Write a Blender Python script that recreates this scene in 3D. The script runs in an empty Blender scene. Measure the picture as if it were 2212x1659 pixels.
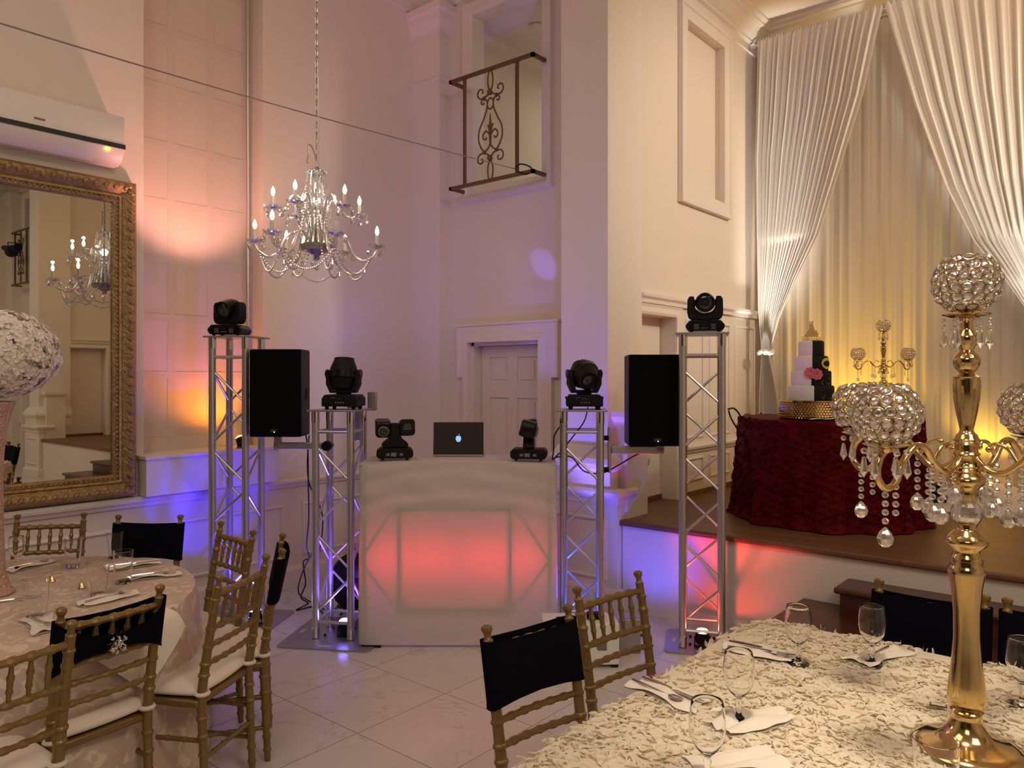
import bpy, math, random
import numpy as np
from mathutils import Vector, Matrix
PI = math.pi
random.seed(7)
SC = bpy.context.scene
COL = SC.collection
# ------------------------------------------------------------------ camera
YAW = math.radians(39.8)
CY, SY = math.cos(YAW), math.sin(YAW)
EYE = 1.72
FPX = 1648.0
HOR = 814.0
def W(r, f, z=0.0):
    """right / forward of the viewpoint -> world"""
    return Vector((CY * r - SY * f, SY * r + CY * f, z))
cam_d = bpy.data.cameras.new('camera'); cam = bpy.data.objects.new('camera', cam_d); COL.objects.link(cam)
cam.location = (0, 0, EYE); cam.rotation_euler = (PI / 2, 0, YAW)
cam_d.sensor_width = 36; cam_d.lens = FPX / 2212 * 36; cam_d.shift_y = -(829.5 - HOR) / 2212
cam_d.clip_start = 0.05; cam_d.clip_end = 100
SC.camera = cam
SC.view_settings.view_transform = 'Standard'; SC.view_settings.look = 'None'
SC.view_settings.exposure = 0.0; SC.view_settings.gamma = 1.0
SC.view_settings.use_curve_mapping = False
w = bpy.data.worlds.new('world'); SC.world = w; w.use_nodes = True
w.node_tree.nodes['Background'].inputs[0].default_value = (1, .8, .65, 1)
w.node_tree.nodes['Background'].inputs[1].default_value = 0.05
SC.cycles.max_bounces = 10; SC.cycles.diffuse_bounces = 4; SC.cycles.glossy_bounces = 4
SC.cycles.transmission_bounces = 10; SC.cycles.transparent_max_bounces = 12
SC.cycles.caustics_reflective = False; SC.cycles.caustics_refractive = False
SC.cycles.sample_clamp_indirect = 4.0
# ------------------------------------------------------------------ lights of the hall
def aim(o, tgt):
    d = Vector(tgt) - o.location
    o.rotation_euler = d.to_track_quat('-Z', 'Y').to_euler()
def light(kind, loc, energy, color, tgt=None, size=.1, size_y=None, spot=60, blend=.5, name='lamp'):
    d = bpy.data.lights.new(name, kind); d.energy = energy; d.color = color
    if kind == 'AREA':
        d.size = size
        if size_y: d.shape = 'RECTANGLE'; d.size_y = size_y
    else:
        d.shadow_soft_size = size
    if kind == 'SPOT':
        d.spot_size = math.radians(spot); d.spot_blend = blend
    o = bpy.data.objects.new(name, d); COL.objects.link(o); o.location = loc
    if tgt is not None: aim(o, tgt)
    return o
WARM = (1.0, .86, .70)
light('AREA', (-2.6, -0.6, 5.4), 40, (1.0, .80, .62), (-2.9, 0.3, 0), 2.2, name='hall_ceiling_lamp')
light('AREA', (2.6, 1.2, 5.4), 125, WARM, (1.6, 2.4, 0), 2.2, name='hall_ceiling_lamp')
light('AREA', (1.0, -4.0, 5.4), 85, WARM, (0, -2.0, 0), 2.6, name='hall_ceiling_lamp')
# stage lighting: warm spots across the stage, white on the drapes
light('SPOT', (2.6, 6.5, 4.9), 620, (1, .87, .70), (-3.1, 6.45, 3.3), .25, spot=46, blend=.9, name='stage_spot')
light('SPOT', (-.3, 1.3, 5.3), 600, (1, .85, .66), (-.4, 2.15, .76), .3, spot=26, blend=1, name='table_fill_spot')  # added fill, no visible fixture: brightens the ruffled table
light('SPOT', (-2.72, 6.9, .75), 680, (1.0, .96, .90), (-2.83, 7.42, 2.8), .1, spot=24, blend=1, name='drape_uplight')
light('SPOT', (-.1, 6.9, .75), 900, (1.0, .95, .88), (-.62, 7.42, 3.0), .1, spot=32, blend=1, name='drape_uplight')
light('POINT', (0.2, 6.2, 4.3), 52, (1, .64, .30), size=.4, name='stage_lamp')
light('AREA', (-3.9, 7.0, 4.9), 9, (1, .9, .72), (-3.9, 7.0, 0), .6, name='upstairs_lamp')

# ------------------------------------------------------------------ mesh builder
class B:
    def __init__(s): s.v = []; s.f = []
    def add(s, vs, fs):
        n = len(s.v); s.v.extend([tuple(p) for p in vs]); s.f.extend([tuple(i + n for i in f) for f in fs]); return s
    def box(s, x0, x1, y0, y1, z0, z1):
        if x0 > x1: x0, x1 = x1, x0
        if y0 > y1: y0, y1 = y1, y0
        return s.add([(x0,y0,z0),(x1,y0,z0),(x1,y1,z0),(x0,y1,z0),(x0,y0,z1),(x1,y0,z1),(x1,y1,z1),(x0,y1,z1)],
                     [(0,3,2,1),(4,5,6,7),(0,1,5,4),(1,2,6,5),(2,3,7,6),(3,0,4,7)])
    def cbox(s, c, sz): 
        return s.box(c[0]-sz[0]/2, c[0]+sz[0]/2, c[1]-sz[1]/2, c[1]+sz[1]/2, c[2]-sz[2]/2, c[2]+sz[2]/2)
    def tube(s, pts, r, n=8, closed=False, cap=True, flat=None):
        pts = [Vector(p) for p in pts]; m = len(pts)
        rs = r if isinstance(r, (list, tuple)) else [r] * m
        vs = []; fs = []
        prev = None
        for i, p in enumerate(pts):
            if closed: t = pts[(i + 1) % m] - pts[i - 1]
            else: t = pts[min(i + 1, m - 1)] - pts[max(i - 1, 0)]
            if t.length < 1e-9: t = Vector((0, 0, 1))
            t.normalize()
            if prev is None:
                a = Vector((0, 0, 1)) if abs(t.z) < .9 else Vector((1, 0, 0))
                u = t.cross(a).normalized()
            else:
                u = prev - t * prev.dot(t)
                if u.length < 1e-6: u = t.orthogonal()
                u.normalize()
            prev = u; q = t.cross(u)
            for k in range(n):
                a = 2 * PI * k / n
                vs.append(p + (u * math.cos(a) + q * math.sin(a)) * rs[i])
        mm = m if closed else m - 1
        for i in range(mm):
            for k in range(n):
                a = i * n + k; b = i * n + (k + 1) % n; j = ((i + 1) % m) * n
                fs.append((a, b, j + (k + 1) % n, j + k))
        if cap and not closed:
            fs.append(tuple(reversed(range(n)))); fs.append(tuple((m - 1) * n + k for k in range(n)))
        return s.add(vs, fs)
    def lathe(s, prof, c=(0, 0, 0), n=24, cap=True):
        vs = []; fs = []; m = len(prof)
        for (r, z) in prof:
            for k in range(n):
                a = 2 * PI * k / n; vs.append((c[0] + r * math.cos(a), c[1] + r * math.sin(a), c[2] + z))
        for i in range(m - 1):
            for k in range(n):
                fs.append((i * n + k, i * n + (k + 1) % n, (i + 1) * n + (k + 1) % n, (i + 1) * n + k))
        if cap:
            if prof[0][0] > 1e-5: fs.append(tuple(reversed(range(n))))
            if prof[-1][0] > 1e-5: fs.append(tuple((m - 1) * n + k for k in range(n)))
        return s.add(vs, fs)
    def sph(s, c, r, n=10, m=7, sc=(1, 1, 1)):
        vs = [(c[0], c[1], c[2] - r * sc[2])]; fs = []
        for i in range(1, m):
            ph = -PI / 2 + PI * i / m
            for k in range(n):
                a = 2 * PI * k / n
                vs.append((c[0] + r * sc[0] * math.cos(ph) * math.cos(a), c[1] + r * sc[1] * math.cos(ph) * math.sin(a), c[2] + r * sc[2] * math.sin(ph)))
        vs.append((c[0], c[1], c[2] + r * sc[2])); L = len(vs) - 1
        for k in range(n):
            fs.append((0, 1 + (k + 1) % n, 1 + k)); fs.append((L, L - n + k, L - n + (k + 1) % n))
        for i in range(m - 2):
            for k in range(n):
                a = 1 + i * n
                fs.append((a + k, a + (k + 1) % n, a + n + (k + 1) % n, a + n + k))
        return s.add(vs, fs)
    def prism(s, poly, d0, d1, fn=None):
        """poly of (x,z); extruded along y from d0 to d1; fn maps (x,y,z)->point"""
        n = len(poly); fn = fn or (lambda x, y, z: (x, y, z))
        vs = [fn(x, d0, z) for x, z in poly] + [fn(x, d1, z) for x, z in poly]
        fs = [tuple(range(n)), tuple(reversed(range(n, 2 * n)))]
        for i in range(n):
            j = (i + 1) % n; fs.append((i, i + n, j + n, j))
        return s.add(vs, fs)
    def sweep(s, path, prof, up, closed=False, sg=1, off=(0, 0, 0)):
        up = Vector(up).normalized(); P = [Vector(p) for p in path]; m = len(P); n = len(prof)
        vs = []; fs = []
        for i in range(m):
            sides = []
            if closed or i > 0: sides.append((P[i] - P[i - 1]).normalized().cross(up) * sg)
            if closed or i < m - 1: sides.append((P[(i + 1) % m] - P[i]).normalized().cross(up) * sg)
            if len(sides) == 2:
                b = (sides[0] + sides[1]); b.normalize(); k = 1 / max(.3, b.dot(sides[0])); sd = b * k
            else: sd = sides[0]
            for (a, h) in prof: vs.append(P[i] + sd * a + up * h)
        for i in range(m if closed else m - 1):
            j = (i + 1) % m
            for k in range(n):
                q = (k + 1) % n
                fs.append((i * n + k, i * n + q, j * n + q, j * n + k))
        if not closed:
            fs.append(tuple(range(n))); fs.append(tuple((m - 1) * n + k for k in reversed(range(n))))
        return s.add(vs, fs)
    def grid(s, fn, nu, nv, wrap=False):
        vs = [fn(i / nu, j / nv) for j in range(nv + 1) for i in range(nu + (0 if wrap else 1))]
        W_ = nu if wrap else nu + 1; fs = []
        for j in range(nv):
            for i in range(nu):
                a = j * W_ + i; b = j * W_ + (i + 1) % W_
                fs.append((a, b, b + W_, a + W_))
        return s.add(vs, fs)
    def xf(s, M):
        s.v = [tuple(M @ Vector(p)) for p in s.v]; return s
    def join(s, o, M=None):
        return s.add([tuple(M @ Vector(p)) for p in o.v] if M is not None else o.v, o.f)
    def fx(s, on=True):
        if on:
            s.v = [(.6 - x, y, z) for x, y, z in s.v]; s.f = [tuple(reversed(f)) for f in s.f]
        return s
    def build(s, name, m, parent=None, smooth=True, bev=0, ang=38, fixn=True, loc=None, rot=None):
        me = bpy.data.meshes.new(name); me.from_pydata([tuple(p) for p in s.v], [], s.f); me.update()
        if fixn:
            import bmesh
            bm = bmesh.new(); bm.from_mesh(me); bmesh.ops.recalc_face_normals(bm, faces=bm.faces[:]); bm.to_mesh(me); bm.free()
        if smooth:
            me.shade_smooth()
            me.set_sharp_from_angle(angle=math.radians(ang))
        me.materials.append(m)
        o = bpy.data.objects.new(name, me); COL.objects.link(o)
        if parent is not None: o.parent = parent
        if loc is not None: o.location = loc
        if rot is not None: o.rotation_euler = rot
        if bev:
            b = o.modifiers.new('bevel', 'BEVEL'); b.width = bev; b.segments = 2; b.limit_method = 'ANGLE'; b.angle_limit = math.radians(40)
            b.harden_normals = False
        return o
def struct(o, label=None):
    o['kind'] = 'structure'
    if label: o['label'] = label
    return o
def thing(name, label, cat, loc=(0, 0, 0), rz=0, group=None):
    o = bpy.data.objects.new(name, None); COL.objects.link(o); o.empty_display_size = .1
    o.location = loc; o.rotation_euler = (0, 0, rz); o['label'] = label; o['category'] = cat
    if group: o['group'] = group
    return o
def tag(o, label, cat, group=None, kind=None):
    o['label'] = label; o['category'] = cat
    if group: o['group'] = group
    if kind: o['kind'] = kind
    return o
def kids(o): return [c for c in o.children]
def copy_tree(o, parent=None, skip=()):
    c = o.copy(); COL.objects.link(c); c.parent = parent
    if o.parent is not None: c.matrix_parent_inverse = o.matrix_parent_inverse.copy()
    for ch in kids(o):
        if ch.name not in skip: copy_tree(ch, c, skip)
    return c
def T(x, y, z): return Matrix.Translation((x, y, z))
def RZ(a): return Matrix.Rotation(a, 4, 'Z')
def RX(a): return Matrix.Rotation(a, 4, 'X')
def RY(a): return Matrix.Rotation(a, 4, 'Y')
def interp(x, pts):
    if x <= pts[0][0]: return pts[0][1]
    for (a, p), (b, q) in zip(pts, pts[1:]):
        if x <= b: return p + (q - p) * (x - a) / (b - a)
    return pts[-1][1]
def bez(pts, n=8):
    """catmull-rom through pts"""
    P = [Vector(p) for p in pts]; out = []
    for i in range(len(P) - 1):
        p0 = P[max(i - 1, 0)]; p1 = P[i]; p2 = P[i + 1]; p3 = P[min(i + 2, len(P) - 1)]
        for k in range(n):
            t = k / n
            out.append(.5 * ((2 * p1) + (-p0 + p2) * t + (2 * p0 - 5 * p1 + 4 * p2 - p3) * t * t + (-p0 + 3 * p1 - 3 * p2 + p3) * t ** 3))
    out.append(P[-1]); return out

# ------------------------------------------------------------------ materials
def mat(name, col, rough=.6, metal=0, bump=0, bscale=40, var=0, vscale=3, trans=0, ior=1.45, emis=None, estr=0, spec=.5, coat=0, sheen=0):
    m = bpy.data.materials.new(name); m.use_nodes = True; nt = m.node_tree; p = nt.nodes['Principled BSDF']
    p.inputs['Base Color'].default_value = (*col, 1); p.inputs['Roughness'].default_value = rough
    p.inputs['Metallic'].default_value = metal; p.inputs['Transmission Weight'].default_value = trans
    p.inputs['IOR'].default_value = ior; p.inputs['Specular IOR Level'].default_value = spec
    p.inputs['Coat Weight'].default_value = coat; p.inputs['Sheen Weight'].default_value = sheen
    if emis: p.inputs['Emission Color'].default_value = (*emis, 1); p.inputs['Emission Strength'].default_value = estr
    tc = nt.nodes.new('ShaderNodeTexCoord')
    if var:
        n = nt.nodes.new('ShaderNodeTexNoise'); n.inputs['Scale'].default_value = vscale; n.inputs['Detail'].default_value = 4
        nt.links.new(tc.outputs['Object'], n.inputs['Vector'])
        mx = nt.nodes.new('ShaderNodeMix'); mx.data_type = 'RGBA'
        mx.inputs[6].default_value = (*[max(0, c * (1 - var)) for c in col], 1); mx.inputs[7].default_value = (*[min(1, c * (1 + var)) for c in col], 1)
        nt.links.new(n.outputs['Fac'], mx.inputs[0]); nt.links.new(mx.outputs[2], p.inputs['Base Color'])
    if bump:
        n = nt.nodes.new('ShaderNodeTexNoise'); n.inputs['Scale'].default_value = bscale; n.inputs['Detail'].default_value = 5
        nt.links.new(tc.outputs['Object'], n.inputs['Vector'])
        b = nt.nodes.new('ShaderNodeBump'); b.inputs['Strength'].default_value = bump; b.inputs['Distance'].default_value = .01
        nt.links.new(n.outputs['Fac'], b.inputs['Height']); nt.links.new(b.outputs['Normal'], p.inputs['Normal'])
    return m
def cloth_mat(name, col, tr=.4, bump=.15, bscale=300):
    m = bpy.data.materials.new(name); m.use_nodes = True; nt = m.node_tree; nt.nodes.clear()
    out = nt.nodes.new('ShaderNodeOutputMaterial'); d = nt.nodes.new('ShaderNodeBsdfDiffuse'); t = nt.nodes.new('ShaderNodeBsdfTranslucent')
    mx = nt.nodes.new('ShaderNodeMixShader'); mx.inputs[0].default_value = tr
    d.inputs['Color'].default_value = (*col, 1); t.inputs['Color'].default_value = (*col, 1)
    tc = nt.nodes.new('ShaderNodeTexCoord'); n = nt.nodes.new('ShaderNodeTexNoise'); n.inputs['Scale'].default_value = bscale
    nt.links.new(tc.outputs['Object'], n.inputs['Vector'])
    b = nt.nodes.new('ShaderNodeBump'); b.inputs['Strength'].default_value = bump; b.inputs['Distance'].default_value = .004
    nt.links.new(n.outputs['Fac'], b.inputs['Height']); nt.links.new(b.outputs['Normal'], d.inputs['Normal'])
    nt.links.new(d.outputs[0], mx.inputs[1]); nt.links.new(t.outputs[0], mx.inputs[2]); nt.links.new(mx.outputs[0], out.inputs[0])
    return m
def crystal_mat(name, tint=(1, 1, 1), clear=.30, frost=0, gloss=.38, gr=.08):
    """cut crystal bead: mirror-like facets over clear glass"""
    m = bpy.data.materials.new(name); m.use_nodes = True; nt = m.node_tree; nt.nodes.clear()
    out = nt.nodes.new('ShaderNodeOutputMaterial'); g = nt.nodes.new('ShaderNodeBsdfGlass'); g.inputs['IOR'].default_value = 1.55
    g.inputs['Color'].default_value = (*tint, 1); g.inputs['Roughness'].default_value = .0
    s = nt.nodes.new('ShaderNodeBsdfGlossy'); s.inputs['Roughness'].default_value = gr; s.inputs['Color'].default_value = (*tint, 1)
    t = nt.nodes.new('ShaderNodeBsdfTransparent')
    a = nt.nodes.new('ShaderNodeMixShader'); a.inputs[0].default_value = clear; b = nt.nodes.new('ShaderNodeMixShader'); b.inputs[0].default_value = gloss
    nt.links.new(g.outputs[0], a.inputs[1]); nt.links.new(t.outputs[0], a.inputs[2])
    nt.links.new(a.outputs[0], b.inputs[1]); nt.links.new(s.outputs[0], b.inputs[2])
    if frost:
        d = nt.nodes.new('ShaderNodeBsdfDiffuse'); d.inputs['Color'].default_value = (.95, .93, .92, 1)
        e = nt.nodes.new('ShaderNodeMixShader'); e.inputs[0].default_value = frost
        nt.links.new(b.outputs[0], e.inputs[1]); nt.links.new(d.outputs[0], e.inputs[2]); b = e
    nt.links.new(b.outputs[0], out.inputs[0])
    return m
def marble_floor():
    m = bpy.data.materials.new('marble_tile'); m.use_nodes = True; nt = m.node_tree; L = nt.links.new; N = nt.nodes.new
    p = nt.nodes['Principled BSDF']; tc = N('ShaderNodeTexCoord'); sep = N('ShaderNodeSeparateXYZ'); L(tc.outputs['Object'], sep.inputs[0])
    def math_(op, a, b=None, v=None):
        n = N('ShaderNodeMath'); n.operation = op
        L(a, n.inputs[0])
        if b is not None: L(b, n.inputs[1])
        if v is not None: n.inputs[1].default_value = v
        return n.outputs[0]
    ids = []; grs = []
    for out, o in ((sep.outputs[0], 2.33), (sep.outputs[1], -2.95)):
        s = math_('DIVIDE', math_('ADD', out, v=o), v=.6)
        fr = math_('FRACT', s); ids.append(math_('FLOOR', s))
        d = math_('MINIMUM', fr, math_('SUBTRACT', fr, v=1.0)); 
        a = math_('ABSOLUTE', math_('SUBTRACT', fr, v=.5)); grs.append(math_('GREATER_THAN', a, v=.4955))
    gr = math_('MAXIMUM', grs[0], grs[1])
    cmb = N('ShaderNodeCombineXYZ'); L(ids[0], cmb.inputs[0]); L(ids[1], cmb.inputs[1])
    wn = N('ShaderNodeTexWhiteNoise'); L(cmb.outputs[0], wn.inputs[0])
    vm = N('ShaderNodeVectorMath'); vm.operation = 'MULTIPLY_ADD'; L(wn.outputs['Color'], vm.inputs[0]); vm.inputs[1].default_value = (9, 9, 9); L(tc.outputs['Object'], vm.inputs[2])
    n1 = N('ShaderNodeTexNoise'); n1.inputs['Scale'].default_value = 1.6; n1.inputs['Detail'].default_value = 6; n1.inputs['Distortion'].default_value = 1.6; L(vm.outputs[0], n1.inputs[0])
    v = math_('ABSOLUTE', math_('SUBTRACT', n1.outputs['Fac'], v=.5))
    r = N('ShaderNodeValToRGB'); L(v, r.inputs[0]); r.color_ramp.elements[0].position = 0; r.color_ramp.elements[0].color = (.50, .46, .43, 1)
    r.color_ramp.elements[1].position = .016; r.color_ramp.elements[1].color = (.62, .595, .575, 1)
    n2 = N('ShaderNodeTexNoise'); n2.inputs['Scale'].default_value = 2.2; L(vm.outputs[0], n2.inputs[0])
    r2 = N('ShaderNodeValToRGB'); L(n2.outputs[0], r2.inputs[0]); r2.color_ramp.elements[0].position = .42; r2.color_ramp.elements[0].color = (1, 1, 1, 1); r2.color_ramp.elements[1].position = .62; r2.color_ramp.elements[1].color = (0, 0, 0, 1)
    base = N('ShaderNodeMix'); base.data_type = 'RGBA'; L(r2.outputs[0], base.inputs[0]); base.inputs[6].default_value = (.60, .575, .56, 1); L(r.outputs[0], base.inputs[7])
    g = N('ShaderNodeMix'); g.data_type = 'RGBA'; L(gr, g.inputs[0]); L(base.outputs[2], g.inputs[6]); g.inputs[7].default_value = (.28, .25, .24, 1)
    L(g.outputs[2], p.inputs['Base Color']); p.inputs['Roughness'].default_value = .22
    return m
def wood_mat(name, c1, c2, plank=.13, rough=.3, axis=0):
    m = bpy.data.materials.new(name); m.use_nodes = True; nt = m.node_tree; L = nt.links.new; N = nt.nodes.new
    p = nt.nodes['Principled BSDF']; tc = N('ShaderNodeTexCoord')
    mp = N('ShaderNodeMapping'); L(tc.outputs['Object'], mp.inputs[0]); mp.inputs['Scale'].default_value = (1.2, 22, 22) if axis == 0 else (22, 1.2, 22)
    n = N('ShaderNodeTexNoise'); n.inputs['Scale'].default_value = 1.0; n.inputs['Detail'].default_value = 6; L(mp.outputs[0], n.inputs[0])
    br = N('ShaderNodeTexBrick'); br.inputs['Scale'].default_value = 1; br.inputs['Brick Width'].default_value = 1.1; br.inputs['Row Height'].default_value = plank; br.inputs['Mortar Size'].default_value = .002
    br.inputs['Color1'].default_value = (.85, .85, .85, 1); br.inputs['Color2'].default_value = (1.15, 1.15, 1.15, 1); br.inputs['Mortar'].default_value = (.35, .35, .35, 1)
    L(tc.outputs['Object'], br.inputs[0])
    mx = N('ShaderNodeMix'); mx.data_type = 'RGBA'; L(n.outputs[0], mx.inputs[0]); mx.inputs[6].default_value = (*c1, 1); mx.inputs[7].default_value = (*c2, 1)
    ml = N('ShaderNodeMix'); ml.data_type = 'RGBA'; ml.blend_type = 'MULTIPLY'; ml.inputs[0].default_value = 1; L(mx.outputs[2], ml.inputs[6]); L(br.outputs[0], ml.inputs[7])
    L(ml.outputs[2], p.inputs['Base Color']); p.inputs['Roughness'].default_value = rough
    return m
def pattern_cloth(name, c1, c2, scale=14, rough=.5, bump=.4):
    m = bpy.data.materials.new(name); m.use_nodes = True; nt = m.node_tree; L = nt.links.new; N = nt.nodes.new
    p = nt.nodes['Principled BSDF']; tc = N('ShaderNodeTexCoord')
    n = N('ShaderNodeTexNoise'); n.inputs['Scale'].default_value = scale; n.inputs['Detail'].default_value = 3; n.inputs['Distortion'].default_value = 1.2; L(tc.outputs['Object'], n.inputs[0])
    r = N('ShaderNodeValToRGB'); L(n.outputs[0], r.inputs[0]); r.color_ramp.elements[0].position = .53; r.color_ramp.elements[0].color = (*c1, 1); r.color_ramp.elements[1].position = .59; r.color_ramp.elements[1].color = (*c2, 1)
    L(r.outputs[0], p.inputs['Base Color']); p.inputs['Roughness'].default_value = rough
    b = N('ShaderNodeBump'); b.inputs['Strength'].default_value = bump; b.inputs['Distance'].default_value = .003; L(r.outputs[0], b.inputs['Height']); L(b.outputs[0], p.inputs['Normal'])
    return m
M = {}
M['wall'] = mat('cream_plaster', (.78, .70, .62), .75, bump=.25, bscale=60, spec=.3)
M['trim'] = mat('cream_trim_paint', (.80, .73, .66), .45)
M['ceil'] = mat('ceiling_paint', (.82, .74, .62), .8)
M['door'] = mat('door_paint', (.74, .67, .60), .45)
M['floor'] = marble_floor()
M['stage'] = wood_mat('stage_wood', (.085, .036, .018), (.22, .105, .05), .09, .42)
M['darkwood'] = wood_mat('dark_stair_wood', (.05, .014, .008), (.11, .035, .02), 3, .3)
M['shade'] = cloth_mat('window_shade_fabric', (.82, .72, .62), .25)
M['muntin_shadow'] = mat('muntin_shadow_strip', (.62, .53, .45), .85)  # darker tone stands for muntin shadows showing through the fabric
M['gold'] = mat('polished_gold', (.66, .48, .22), .12, 1)
M['darkwall'] = mat('dark_brown_wall', (.10, .075, .055), .8)  # unseen wall behind the camera, coloured dark for reflections in the gold
M['goldwire'] = mat('gold_wire', (.55, .42, .26), .25, 1)
M['giltframe'] = mat('gilt_frame', (.36, .24, .10), .42, .55, bump=.9, bscale=55, var=.5, vscale=30)
M['brass'] = mat('antique_brass', (.16, .095, .045), .45, .5)
M['chairgold'] = mat('gold_paint_wood', (.235, .150, .050), .36, .4, var=.18, vscale=25)
M['black'] = mat('matte_black_plastic', (.007, .007, .008), .5, spec=.22)
M['blackgl'] = mat('gloss_black_plastic', (.006, .006, .007), .25, spec=.35)
M['blackspk'] = mat('black_speaker_grille', (.004, .004, .004), .95, bump=.3, bscale=600, spec=.1)
M['spkside'] = mat('black_speaker_cabinet', (.016, .010, .009), .6)
M['blackfab'] = mat('black_spandex', (.003, .003, .007), .85, spec=.08)
M['alu'] = mat('aluminium_tube', (.60, .59, .57), .32, .9, var=.08, vscale=12)
M['alup'] = mat('aluminium_plate', (.42, .41, .41), .38, .85)
M['chrome'] = mat('chrome', (.75, .75, .76), .12, 1)
M['lens'] = mat('dark_lens', (.02, .022, .025), .06, 0, coat=1)
M['white'] = mat('white_plastic', (.78, .75, .70), .4)
M['cushion'] = mat('ivory_cushion', (.80, .70, .60), .8, bump=.1, bscale=200, sheen=.2)
M['scrim'] = cloth_mat('white_spandex_scrim', (.80, .74, .68), .38)
M['drape'] = cloth_mat('ivory_chiffon', (.88, .84, .78), .35)
M['backdrop'] = cloth_mat('cream_chiffon', (.86, .80, .70), .3)
M['redcloth'] = mat('burgundy_rosette_satin', (.095, .0018, .005), .6, bump=1.0, bscale=30, var=.5, vscale=14, spec=.1)
M['rosecloth'] = cloth_mat('ivory_rosette_cloth', (.88, .79, .63), .25, .1, 200)
M['satin'] = pattern_cloth('embroidered_ivory_satin', (.60, .47, .37), (.78, .66, .53), 16, .45)
M['napkin'] = mat('ivory_napkin', (.82, .74, .64), .8, bump=.1, bscale=150)
M['glass'] = mat('clear_glass', (1, 1, 1), .0, trans=1, ior=1.32)
M['crystal'] = crystal_mat('cut_crystal')
M['sparkle'] = crystal_mat('sparkling_crystal', (1, 1, 1), .35, .10, .55, .16)
M['steel'] = mat('steel_cutlery', (.62, .60, .57), .18, 1)
M['mirror'] = mat('mirror_glass', (.66, .64, .56), .01, 1)
M['acw'] = mat('air_conditioner_plastic', (.80, .74, .68), .3)
M['acd'] = mat('air_conditioner_dark', (.03, .028, .03), .4)
M['bulb'] = mat('lit_bulb', (1, .9, .7), .4, emis=(1, .86, .68), estr=9)
M['candle'] = mat('candle_sleeve', (.82, .78, .70), .5)
M['silver'] = mat('aged_silver', (.42, .41, .38), .28, .9)
M['petal'] = cloth_mat('ivory_blush_petals', (.92, .86, .78), .15, .0, 20)
M['vase'] = mat('rose_gold_sequins', (.72, .50, .36), .22, .8, bump=1.5, bscale=110, var=.3, vscale=90)
M['icing_w'] = mat('white_fondant', (.74, .68, .68), .6, var=.06, vscale=20)
M['icing_b'] = mat('black_fondant', (.006, .006, .006), .6, spec=.2)
M['yellow'] = mat('yellow_fondant', (.75, .55, .02), .5)
M['pink'] = mat('pink_sugar_flower', (.72, .20, .24), .6)
M['cable'] = mat('black_rubber', (.008, .008, .010), .5)
M['logo'] = mat('lit_logo', (.4, .65, 1), .4, emis=(.20, .45, .95), estr=.95)
M['led_blue'] = mat('blue_led', (.2, .2, 1), .3, emis=(.25, .18, 1), estr=60)
M['led_cyan'] = mat('cyan_blue_led', (.2, .5, 1), .3, emis=(.10, .45, 1), estr=25)
M['led_red'] = mat('red_led', (1, .1, .1), .3, emis=(1, .10, .07), estr=50)
M['led_amber'] = mat('amber_led', (1, .6, .1), .3, emis=(1, .45, .02), estr=20)
M['led_pt'] = mat('status_led', (.3, .5, 1), .3, emis=(.15, .35, 1), estr=8)
M['greytext'] = mat('grey_print', (.17, .17, .165), .5)
M['red'] = mat('red_fabric', (.35, .02, .03), .6)
# ------------------------------------------------------------------ room shell
XL, YD = -5.45, 5.19
XR = .6 - XL
ZC = 5.62
ZT = 5.9
# floor and ceilings
struct(B().box(XL - .4, XR + .4, -7, 5.4, -.1, 0).build('floor', M['floor'], smooth=False))
struct(B().box(XL - .4, XR + .4, -7, 5.0, ZC, ZC + .1).build('ceiling', M['ceil'], smooth=False))
struct(B().box(-3.5, 4.1, 5.34, 8.1, 5.29, 5.45).build('ceiling_stage', M['ceil'], smooth=False))
struct(B().box(XL - .4, XR + .4, -7.2, -7, 0, ZC).build('wall_front', M['darkwall'], smooth=False))
CROWN = [(0, -.40), (.03, -.40), (.03, -.24), (.06, -.22), (.06, -.19), (.10, -.16), (.15, -.09), (.19, -.05), (.19, -.02), (.22, 0), (0, 0)]
RAIL = [(0, -.045), (.02, -.045), (.03, -.02), (.055, -.008), (.06, .012), (.045, .03), (0, .03)]
BASE = [(0, 0), (.025, 0), (.025, .12), (.015, .145), (0, .15)]
PAN = [(-.014, 0), (-.014, .010), (-.004, .018), (.008, .014), (.014, 0)]
def rect_x(x, y0, y1, z0, z1): return [(x, y0, z0), (x, y1, z0), (x, y1, z1), (x, y0, z1)]
def rect_y(y, x0, x1, z0, z1): return [(x0, y, z0), (x1, y, z0), (x1, y, z1), (x0, y, z1)]
def mirror_box(b, right): return b.fx(right)
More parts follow.
